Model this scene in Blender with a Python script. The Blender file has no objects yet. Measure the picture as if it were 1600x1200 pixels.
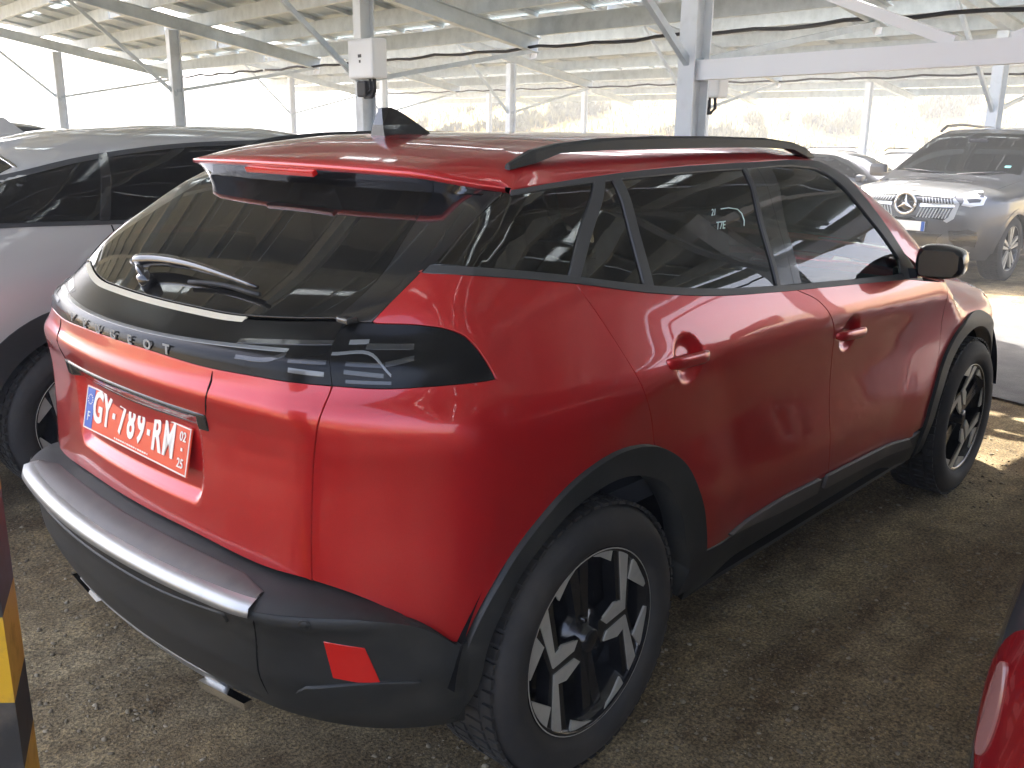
import bpy, bmesh, math, random
import numpy as np
from mathutils import Vector, Matrix
from mathutils.geometry import delaunay_2d_cdt

random.seed(7)
RNG = np.random.default_rng(7)
sc = bpy.context.scene
COL = sc.collection
PI = math.pi
R = math.radians

# ------------------------------------------------------------------ camera
cam_d = bpy.data.cameras.new('camera')
cam = bpy.data.objects.new('camera', cam_d)
COL.objects.link(cam)
YAW, PITCH, ROLL, FPX = 0.748742725, -0.266012110, 0.012787277, 1480.50213
CAM = np.array([-1.63966183, -2.10712167, 1.54698222])
cy, sy, cp, sp = math.cos(YAW), math.sin(YAW), math.cos(PITCH), math.sin(PITCH)
f_ = Vector((cy*cp, sy*cp, sp)); r_ = Vector((sy, -cy, 0)); u_ = r_.cross(f_)
cr_, sr_ = math.cos(ROLL), math.sin(ROLL)
rr_ = cr_*r_ + sr_*u_; uu_ = -sr_*r_ + cr_*u_
m = Matrix((rr_, uu_, -f_)).transposed().to_4x4()
m.translation = Vector(CAM)
cam.matrix_world = m
cam_d.sensor_width = 36.0
cam_d.lens = 36.0*FPX/1600.0
cam_d.clip_start = 0.05
cam_d.clip_end = 3000
sc.camera = cam

# ------------------------------------------------------------------ sky, sun, exposure
SUN_EL, SUN_AZ = R(48), R(52)       # azimuth measured from +x towards +y
w = bpy.data.worlds.new('World'); sc.world = w; w.use_nodes = True
nt = w.node_tree; nt.nodes.clear()
sky = nt.nodes.new('ShaderNodeTexSky'); sky.sky_type = 'NISHITA'; sky.sun_disc = False
sky.sun_elevation = SUN_EL
sky.sun_rotation = PI/2 - SUN_AZ
sky.air_density = .6; sky.dust_density = 6.0; sky.ozone_density = .6
bg = nt.nodes.new('ShaderNodeBackground'); bg.inputs['Strength'].default_value = 0.15
ow = nt.nodes.new('ShaderNodeOutputWorld')
nt.links.new(sky.outputs[0], bg.inputs[0]); nt.links.new(bg.outputs[0], ow.inputs[0])
sun_d = bpy.data.lights.new('sun', 'SUN'); sun_d.energy = 4.0; sun_d.angle = R(0.5); sun_d.color = (1, .95, .87)
sun = bpy.data.objects.new('sun', sun_d); COL.objects.link(sun)
sd = Vector((math.cos(SUN_EL)*math.cos(SUN_AZ), math.cos(SUN_EL)*math.sin(SUN_AZ), math.sin(SUN_EL)))
sun.rotation_euler = sd.to_track_quat('Z', 'Y').to_euler()
sun.location = (0, 0, 30)
vs = sc.view_settings
sc.display_settings.display_device = 'sRGB'
vs.view_transform = 'Standard'; vs.look = 'None'; vs.gamma = 1; vs.use_curve_mapping = False
vs.exposure = 3.0
sc.cycles.max_bounces = 8
sc.cycles.use_denoising = True
sc.cycles.sample_clamp_indirect = 8

# ------------------------------------------------------------------ materials
def srgb(h):
    c = [int(h[i:i+2], 16)/255 for i in (0, 2, 4)]
    return tuple(x/12.92 if x < .04045 else ((x+.055)/1.055)**2.4 for x in c)
class Mat:
    def __init__(s, name, col=(.5,.5,.5), rough=.5, metal=0., coat=0., spec=.5, coat_rough=.03):
        s.m = bpy.data.materials.new(name); s.m.use_nodes = True
        s.t = s.m.node_tree; s.b = s.t.nodes['Principled BSDF']; s.out = s.t.nodes['Material Output']
        i = s.b.inputs
        i['Base Color'].default_value = (*col, 1); i['Roughness'].default_value = rough
        i['Metallic'].default_value = metal; i['Coat Weight'].default_value = coat
        i['Coat Roughness'].default_value = coat_rough; i['Specular IOR Level'].default_value = spec
        s.col = col; s.rough = rough
    def n(s, t, **kw):
        nd = s.t.nodes.new(t)
        for k, v in kw.items():
            if k in nd.inputs: nd.inputs[k].default_value = v
            else: setattr(nd, k, v)
        return nd
    def l(s, a, b): s.t.links.new(a, b)
    def coord(s, kind='Object'):
        return s.n('ShaderNodeTexCoord').outputs[kind]
    def noise(s, scale, detail=4, rough=.6, vec=None, dim='3D'):
        nd = s.n('ShaderNodeTexNoise'); nd.inputs['Scale'].default_value = scale
        nd.inputs['Detail'].default_value = detail; nd.inputs['Roughness'].default_value = rough
        s.l(vec if vec is not None else s.coord(), nd.inputs['Vector'])
        return nd.outputs['Fac']
    def ramp(s, fac, stops):
        nd = s.n('ShaderNodeValToRGB'); e = nd.color_ramp.elements
        while len(e) > 1: e.remove(e[-1])
        for k, (p, c) in enumerate(stops):
            el = e[0] if k == 0 else e.new(p)
            el.position = p; el.color = (*c, 1) if len(c) == 3 else c
        s.l(fac, nd.inputs['Fac'])
        return nd.outputs['Color']
    def mix(s, fac, a, b, mode='MIX'):
        nd = s.n('ShaderNodeMix', data_type='RGBA', blend_type=mode)
        for src, idx in ((fac, 0), (a, 6), (b, 7)):
            if hasattr(src, 'is_linked') or hasattr(src, 'links'): s.l(src, nd.inputs[idx])
            else: nd.inputs[idx].default_value = src if idx == 0 else (*src, 1) if len(src) == 3 else src
        return nd.outputs[2]
    def bump(s, h, strength=.3, dist=.002):
        nd = s.n('ShaderNodeBump'); nd.inputs['Strength'].default_value = strength; nd.inputs['Distance'].default_value = dist
        s.l(h, nd.inputs['Height']); s.l(nd.outputs[0], s.b.inputs['Normal']); return s
    def dirt(s, col2, scale=6, lo=.45, hi=.7, amt=1.0, rough2=None):
        f = s.ramp(s.noise(scale, 6, .65), [(lo, (0,0,0)), (hi, (amt,amt,amt))])
        s.l(s.mix(f, s.col, col2), s.b.inputs['Base Color'])
        if rough2 is not None:
            mr = s.n('ShaderNodeMapRange'); mr.inputs['To Min'].default_value = s.rough; mr.inputs['To Max'].default_value = rough2
            s.l(f, mr.inputs['Value']); s.l(mr.outputs[0], s.b.inputs['Roughness'])
        return s
M = {}
def paint(name, col, flake=.25, metal=.35, rough=.38):
    a = Mat(name, col, rough, metal, coat=1.0, coat_rough=.02)
    nz = a.noise(900, 2, .5)
    pc = a.mix(nz, tuple(x*(1-flake) for x in col), tuple(min(1, x*(1+flake)) for x in col))
    sx = a.n('ShaderNodeMapping'); sx.inputs['Scale'].default_value = (1, 1, .25); a.l(a.coord(), sx.inputs['Vector'])
    df = a.mix(1.0, a.ramp(a.noise(4, 6, .7, sx.outputs[0]), [(.42, (0,0,0)), (.78, (.07,.07,.07))]), a.ramp(a.noise(160, 3, .8), [(.40, (.35,.35,.35)), (.62, (1,1,1))]), 'MULTIPLY')
    a.l(a.mix(df, pc, (.30,.26,.21)), a.b.inputs['Base Color'])
    # thin road dust film that roughens the clear coat unevenly
    mr = a.n('ShaderNodeMapRange'); mr.inputs['From Min'].default_value = .4; mr.inputs['From Max'].default_value = .8
    mr.inputs['To Min'].default_value = .01; mr.inputs['To Max'].default_value = .05
    a.l(a.noise(7, 5, .7), mr.inputs['Value']); a.l(mr.outputs[0], a.b.inputs['Coat Roughness'])
    return a.m
M['red'] = paint('red_paint', (.47, .012, .014), .2, .40, .30)
M['silver'] = paint('silver_paint', (.50, .49, .465), .08, .25)
M['grey'] = paint('grey_paint', (.062, .066, .072), .15, .4)
M['navy'] = paint('navy_paint', (.02, .028, .05))
M['white_paint'] = paint('white_car_paint', (.72, .72, .70), .05, .05)
M['darkgrey'] = paint('dark_grey_paint', (.05, .055, .06), .15, .45)
M['gloss'] = Mat('gloss_black', (.012, .012, .013), .12, coat=.8).m
a = Mat('dark_plastic', (.017,.018,.017), .52); a.dirt((.07,.064,.052), 8, .48, .85, .5, .75); a.bump(a.noise(700, 2), .25, .0006); M['plastic'] = a.m
a = Mat('shelf_plastic', (.085,.074,.068), .5); a.dirt((.17,.145,.125), 7, .42, .75, .6, .75); a.bump(a.noise(700, 2), .2, .0006); M['shelf'] = a.m
a = Mat('satin_metal', (.42,.43,.43), .40, .85); a.dirt((.3,.29,.27), 10, .55, .8, .5, .5); M['satin'] = a.m
M['chrome'] = Mat('bright_metal', (.8,.8,.8), .12, 1.0).m
M['trim'] = Mat('window_trim', (.05,.05,.05), .45).m
M['void'] = Mat('dark_inside', (.006,.006,.006), .9, spec=.1).m
M['cloth'] = Mat('seat_cloth', (.04,.04,.042), .9).m
M['rubber_seal'] = Mat('rubber_seal', (.02,.02,.02), .7).m
M['dust'] = Mat('dust_line', (.62,.56,.42), .9).m
a = Mat('tyre_rubber', (.020,.019,.018), .75); a.dirt((.075,.062,.046), 5, .42, .8, .65, .9); a.bump(a.noise(60, 4), .15, .002); M['tyre'] = a.m
M['rim_black'] = Mat('rim_black', (.012,.012,.013), .25, .2, coat=.5).m
a = Mat('rim_machined', (.46,.44,.38), .4, .35); a.dirt((.2,.18,.15), 12, .5, .8, .5, .6); M['rim_face'] = a.m
M['red_lens'] = Mat('red_lens', (.55,.012,.010), .12, coat=1.0).m
M['red_lens_dark'] = Mat('red_lens_dark', (.16,.006,.008), .12, coat=1.0).m
M['lamp_grey'] = Mat('lamp_grey', (.026,.028,.028), .25, .0, coat=.6).m
M['badge'] = Mat('badge_grey', (.30,.31,.31), .35, .2).m
M['band'] = Mat('smoked_band', (.008,.008,.008), .2, spec=.22).m
M['lamp_clear'] = Mat('lamp_clear', (.15,.16,.16), .18, .1, coat=.8).m
M['white_lens'] = Mat('white_lens', (.8,.8,.78), .15, coat=1).m
M['black'] = Mat('flat_black', (.02,.02,.02), .6).m
def glass(name, tint, trans, dusty=.0, ior=1.85):
    a = Mat(name, (.008,.009,.009), .03, spec=.5, coat=0)
    t = a.n('ShaderNodeBsdfTransparent'); t.inputs['Color'].default_value = (*tint, 1)
    g = a.n('ShaderNodeBsdfGlossy'); g.inputs['Roughness'].default_value = .012
    fr = a.n('ShaderNodeFresnel'); fr.inputs['IOR'].default_value = ior
    d = a.n('ShaderNodeBsdfDiffuse'); d.inputs['Color'].default_value = (.30,.28,.24,1)
    m0 = a.n('ShaderNodeMixShader'); a.l(fr.outputs[0], m0.inputs[0]); a.l(t.outputs[0], m0.inputs[1]); a.l(g.outputs[0], m0.inputs[2])
    m1 = a.n('ShaderNodeMixShader')
    if dusty:
        dr = a.ramp(a.noise(5, 6, .7), [(.35, (dusty*.4,)*3), (.75, (dusty,)*3)])
        a.l(dr, m1.inputs[0])
    else: m1.inputs[0].default_value = 0
    a.l(m0.outputs[0], m1.inputs[1]); a.l(d.outputs[0], m1.inputs[2]); a.l(m1.outputs[0], a.out.inputs[0])
    return a.m
M['tint'] = glass('tinted_glass', (.05,.055,.055), .05, .03)
M['rear_tint'] = glass('rear_glass', (.04,.045,.045), .05, .06, 1.65)
M['tint_soft'] = glass('soft_tinted_glass', (.05,.06,.065), .05, .06, 1.5)
M['clear'] = glass('green_glass', (.50,.58,.53), .5, .03)
M['wind'] = glass('windscreen_glass', (.45,.52,.50), .5, .02)

# ------------------------------------------------------------------ object helpers
def link(name, me, mat, parent=None, loc=None, rot=None, **props):
    o = bpy.data.objects.new(name, me); COL.objects.link(o)
    if mat is not None and me is not None and not me.materials: me.materials.append(mat)
    if parent is not None: o.parent = parent
    if loc is not None: o.location = loc
    if rot is not None: o.rotation_euler = rot
    for k, v in props.items(): o[k] = v
    return o
def thing(name, label, cat, loc=(0,0,0), rot=(0,0,0), group=None):
    o = bpy.data.objects.new(name, None); COL.objects.link(o); o.location = loc; o.rotation_euler = rot
    o.empty_display_size = .2
    o['label'] = label; o['category'] = cat
    if group: o['group'] = group
    return o
def tag(o, label, cat, group=None):
    o['label'] = label; o['category'] = cat
    if group: o['group'] = group
    return o
def mesh(name, V, Fc, smooth=False, normals=None):
    me = bpy.data.meshes.new(name)
    me.from_pydata([tuple(map(float, v)) for v in V], [], [tuple(map(int, f)) for f in Fc])
    me.validate(clean_customdata=False); me.update()
    if smooth or normals is not None:
        me.polygons.foreach_set('use_smooth', [True]*len(me.polygons))
    if normals is not None and len(me.vertices) == len(normals):
        me.normals_split_custom_set_from_vertices([tuple(map(float, n)) for n in normals])
    return me
class MB:
    """collects boxes, bars and lathes into one mesh"""
    def __init__(s): s.v = []; s.f = []; s.sm = []
    def add(s, V, Fc, sm=False):
        k = len(s.v); s.v += [tuple(map(float, p)) for p in V]; s.f += [tuple(i+k for i in q) for q in Fc]; s.sm += [sm]*len(Fc)
        return s
    def box(s, c, d, rot=None, bev=0.):
        x, y, z = d[0]/2, d[1]/2, d[2]/2
        bm = bmesh.new(); bmesh.ops.create_cube(bm, size=1)
        for v in bm.verts: v.co = Vector((v.co.x*2*x, v.co.y*2*y, v.co.z*2*z))
        if bev > 0: bmesh.ops.bevel(bm, geom=list(bm.edges), offset=bev, segments=2, affect='EDGES', profile=.6)
        mt = Matrix.Translation(Vector(c))
        if rot is not None: mt = mt @ (rot if isinstance(rot, Matrix) else Matrix.Rotation(rot, 4, 'Z'))
        bm.verts.index_update()
        V = [mt @ v.co for v in bm.verts]; Fc = [[v.index for v in f.verts] for f in bm.faces]
        bm.free(); return s.add(V, Fc)
    def bar(s, a, b, wd, ht=None, up=(0,0,1)):
        a = Vector(a); b = Vector(b); ht = ht or wd
        d = (b-a); L = d.length; d.normalize(); u = Vector(up)
        if abs(d.dot(u)) > .98: u = Vector((1,0,0))
        sd_ = d.cross(u).normalized(); u = sd_.cross(d).normalized()
        P = []
        for q in (a, b):
            for i, j in ((-1,-1),(1,-1),(1,1),(-1,1)): P.append(q+sd_*i*wd/2+u*j*ht/2)
        return s.add(P, [(0,3,2,1),(4,5,6,7),(0,1,5,4),(1,2,6,5),(2,3,7,6),(3,0,4,7)])
    def ibeam(s, a, b, wd, ht, tf=.012, tw=.008, up=(0,0,1)):
        a = Vector(a); b = Vector(b); d = (b-a).normalized(); u = Vector(up)
        if abs(d.dot(u)) > .98: u = Vector((1,0,0))
        sd_ = d.cross(u).normalized(); u = sd_.cross(d).normalized()
        W, H = wd/2, ht/2
        pr = [(-W,-H),(W,-H),(W,-H+tf),(tw/2,-H+tf),(tw/2,H-tf),(W,H-tf),(W,H),(-W,H),(-W,H-tf),(-tw/2,H-tf),(-tw/2,-H+tf),(-W,-H+tf)]
        P = [q+sd_*i+u*j for q in (a, b) for i, j in pr]; n = len(pr)
        Fc = [(i, (i+1) % n, n+(i+1) % n, n+i) for i in range(n)]

        for base, flip in ((0, False), (n, True)):
            for q in ((0,1,2,3,10,11), (3,4,9,10), (4,5,6,7,8,9)):
                q = [base+i for i in q]; Fc.append(tuple(q if flip else q[::-1]))
        return s.add(P, Fc)
    def tube(s, pts, r, n=8, cap=True):
        pts = [Vector(p) for p in pts]; rings = []
        rad = r if hasattr(r, '__len__') else [r]*len(pts)
        ref = Vector((0,0,1))
        for i, p in enumerate(pts):
            d = (pts[min(i+1, len(pts)-1)]-pts[max(i-1, 0)]).normalized()
            q = ref if abs(d.dot(ref)) < .95 else Vector((1,0,0))
            a = d.cross(q).normalized(); b = a.cross(d).normalized()
            rings.append([p+(a*math.cos(2*PI*k/n)+b*math.sin(2*PI*k/n))*rad[i] for k in range(n)])
        V = [v for g in rings for v in g]; Fc = []
        for i in range(len(pts)-1):
            for k in range(n): Fc.append((i*n+k, i*n+(k+1) % n, (i+1)*n+(k+1) % n, (i+1)*n+k))
        if cap: Fc.append(tuple(range(n))[::-1]); Fc.append(tuple((len(pts)-1)*n+k for k in range(n)))
        return s.add(V, Fc, True)
    def lathe(s, prof, n=32, mt=None):
        """profile of (r, h) turned about local y (h along -y, outwards)"""
        V = []; Fc = []
        for k in range(n):
            a = 2*PI*k/n
            for r, h in prof: V.append(Vector((r*math.cos(a), -h, r*math.sin(a))))
        m_ = len(prof)
        for k in range(n):
            k2 = (k+1) % n
            for i in range(m_-1): Fc.append((k*m_+i, k*m_+i+1, k2*m_+i+1, k2*m_+i))
        if mt is not None: V = [mt @ v for v in V]
        return s.add(V, Fc, True)
    def prism(s, poly, y0, y1):
        """polygon in x,z pulled along y"""
        n = len(poly); V = [(p[0], y0, p[1]) for p in poly]+[(p[0], y1, p[1]) for p in poly]
        Fc = [tuple(range(n)), tuple(range(2*n-1, n-1, -1))]+[(i, n+i, n+(i+1) % n, (i+1) % n) for i in range(n)]
        return s.add(V, Fc)
    def me(s, name, fix=True):
        me = bpy.data.meshes.new(name); me.from_pydata(s.v, [], s.f)
        if fix:
            bm = bmesh.new(); bm.from_mesh(me); bmesh.ops.recalc_face_normals(bm, faces=bm.faces); bm.to_mesh(me); bm.free()
        me.polygons.foreach_set('use_smooth', s.sm[:len(me.polygons)] if len(s.sm) == len(me.polygons) else [False]*len(me.polygons))
        me.update(); return me
    def build(s, name, mat, parent=None, **kw): return link(name, s.me(name), mat, parent, **kw)
def children(o): return [c for c in bpy.data.objects if c.parent == o]
def copy_tree(o, parent=None):
    c = o.copy(); COL.objects.link(c)
    if parent is not None: c.parent = parent; c.matrix_parent_inverse = o.matrix_parent_inverse
    for ch in children(o):
        if ch != c: copy_tree(ch, c)
    return c
# ---------------------------------------------------------------- body of the red car as distance functions
def gtab(xs, ys, lo, hi, sig):
    g = np.arange(lo, hi, .004); v = np.interp(g, xs, ys)
    n = max(1, int(4*sig/.004)); k = np.exp(-.5*(np.arange(-n, n+1)*.004/sig)**2); k /= k.sum()
    v = np.convolve(np.pad(v, n, mode='edge'), k, mode='valid')
    return lambda t: np.interp(t, g, v)
WZ = gtab([.15,.22,.30,.42,.55,.66,.75,.85,.92,.97,1.03,1.10,1.17,1.24,1.35,1.45,1.55],
          [.74,.79,.825,.852,.856,.847,.843,.850,.859,.858,.836,.812,.786,.754,.700,.643,.590], 0, 1.8, .022)
TX = gtab([-.9,-.7,-.5,-.3,0,.4,2.2,2.6,2.9,3.2,3.5],[.09,.062,.036,.018,.005,0,0,.0,.012,.055,.16], -1.2, 4, .08)
TG = gtab([-.9,-.6,-.3,.1,.5,2.4],[.02,.015,.005,0,0,0], -1.2, 4, .1)      # extra taper of the greenhouse
ZC = gtab([-.2,.05,.11,.36,.62,.863,1.4,1.77,2.25,2.7,3.2],[.85,.895,.913,.965,.99,1.007,.975,.945,.91,.89,.86], -1, 4, .03)
def ss(a, b, t):
    t = np.clip((t-a)/(b-a), 0, 1); return t*t*(3-2*t)
def Wside(x, z):
    w = WZ(z)-TX(x)-TG(x)*ss(1.0,1.3,z)
    t = z-ZC(x)
    env = ss(-.05,.25,x)*ss(3.3,2.9,x)
    up = -.004*np.exp(-np.maximum(t,0)/.024); dn = .024*np.exp(np.minimum(t,0)/.10)-.028
    sg = 1/(1+np.exp(-np.clip(t/.004,-40,40)))
    w = w + env*(sg*up+(1-sg)*dn) + env*.004
    for ax in (0, 2.605):
        r = np.hypot(x-ax, z-.345); w = w+.022*(1-ss(.50, .80, r))
    for hx, hz in ((.362,.985), (1.345,.905)):                 # finger bowls behind the door handles
        r = np.hypot((x-hx)*.92, z-hz); w = w-.020*(1-ss(.030, .066, r))
    return w
XR = gtab([.2,.50,.58,.67,.74,.85,.90,.945,.99,1.008,1.03,1.085,1.10,1.14,1.20,1.30,1.42,1.50],
          [-.67,-.705,-.707,-.706,-.704,-.700,-.701,-.708,-.726,-.728,-.718,-.713,-.702,-.625,-.525,-.355,-.150,-.0], 0, 1.8, .006)
CR = gtab([.2,.6,.95,1.06,1.12,1.2,1.4],[.17,.17,.19,.28,.30,.18,.12], 0, 1.8, .03)
def Rrear(y, z):
    ay = np.abs(y)                                             # number plate recess
    rec = .020*(1-ss(.285,.312, ay+.25*np.maximum(.80-z, 0)))*ss(.735,.765,z)*(1-ss(.915,.945,z))
    return XR(z)+CR(z)*y*y+rec
ZR = gtab([-.6,-.25,0,.3,.8,1.2,1.5,1.7,1.9,2.1,2.28,2.42,2.55,2.8,3.1,3.3,3.45],
          [1.43,1.477,1.513,1.527,1.530,1.528,1.505,1.45,1.36,1.24,1.11,1.012,.995,.97,.93,.88,.80], -1, 4, .05)
def Zroof(x, y): return ZR(x)-.08*y*y-.22*np.abs(y)**4
XF = gtab([.2,.45,.6,.8,.95],[3.38,3.45,3.46,3.44,3.36], 0, 1.8, .04)
def Ffront(y, z): return XF(z)-.28*y*y-.35*y**4
def cmin(a, b, r):
    u = np.maximum(r-a, 0); v = np.maximum(r-b, 0)
    return np.where((a < r) & (b < r), r-np.hypot(u, v), np.minimum(a, b))
RC = gtab([.2,.7,.95,1.06,1.12,1.2,1.25],[.30,.26,.25,.26,.22,.10,.08], 0, 1.8, .03)
def F(x, y, z):
    a = Wside(x, z)-np.abs(y); b = x-Rrear(y, z)
    d = cmin(a, b, RC(z))
    d = cmin(d, Ffront(y, z)-x, .22)
    d = cmin(d, Zroof(x, y)-z, .07)
    return d
def gradF(P, f=F, e=.003):
    x, y, z = P.T
    g = np.stack([f(x+e,y,z)-f(x-e,y,z), f(x,y+e,z)-f(x,y-e,z), f(x,y,z+e)-f(x,y,z-e)], 1)
    return -g/np.maximum(np.linalg.norm(g, axis=1, keepdims=True), 1e-9)
XB = gtab([.18,.26,.31,.36,.44,.52,.57,.595,.615,.66,.70],[-.62,-.67,-.71,-.745,-.775,-.785,-.80,-.815,-.80,-.74,-.68], 0, 1.8, .006)
WB = gtab([.18,.26,.34,.45,.58,.66,.72],[.78,.83,.862,.872,.868,.855,.82], 0, 1.8, .012)
def FB(x, y, z):
    a = WB(z)-TX(x)*.8-np.abs(y); b = x-(XB(z)+.18*y*y)
    return cmin(cmin(a, b, .30), Ffront(y, z)-x, .22)
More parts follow.
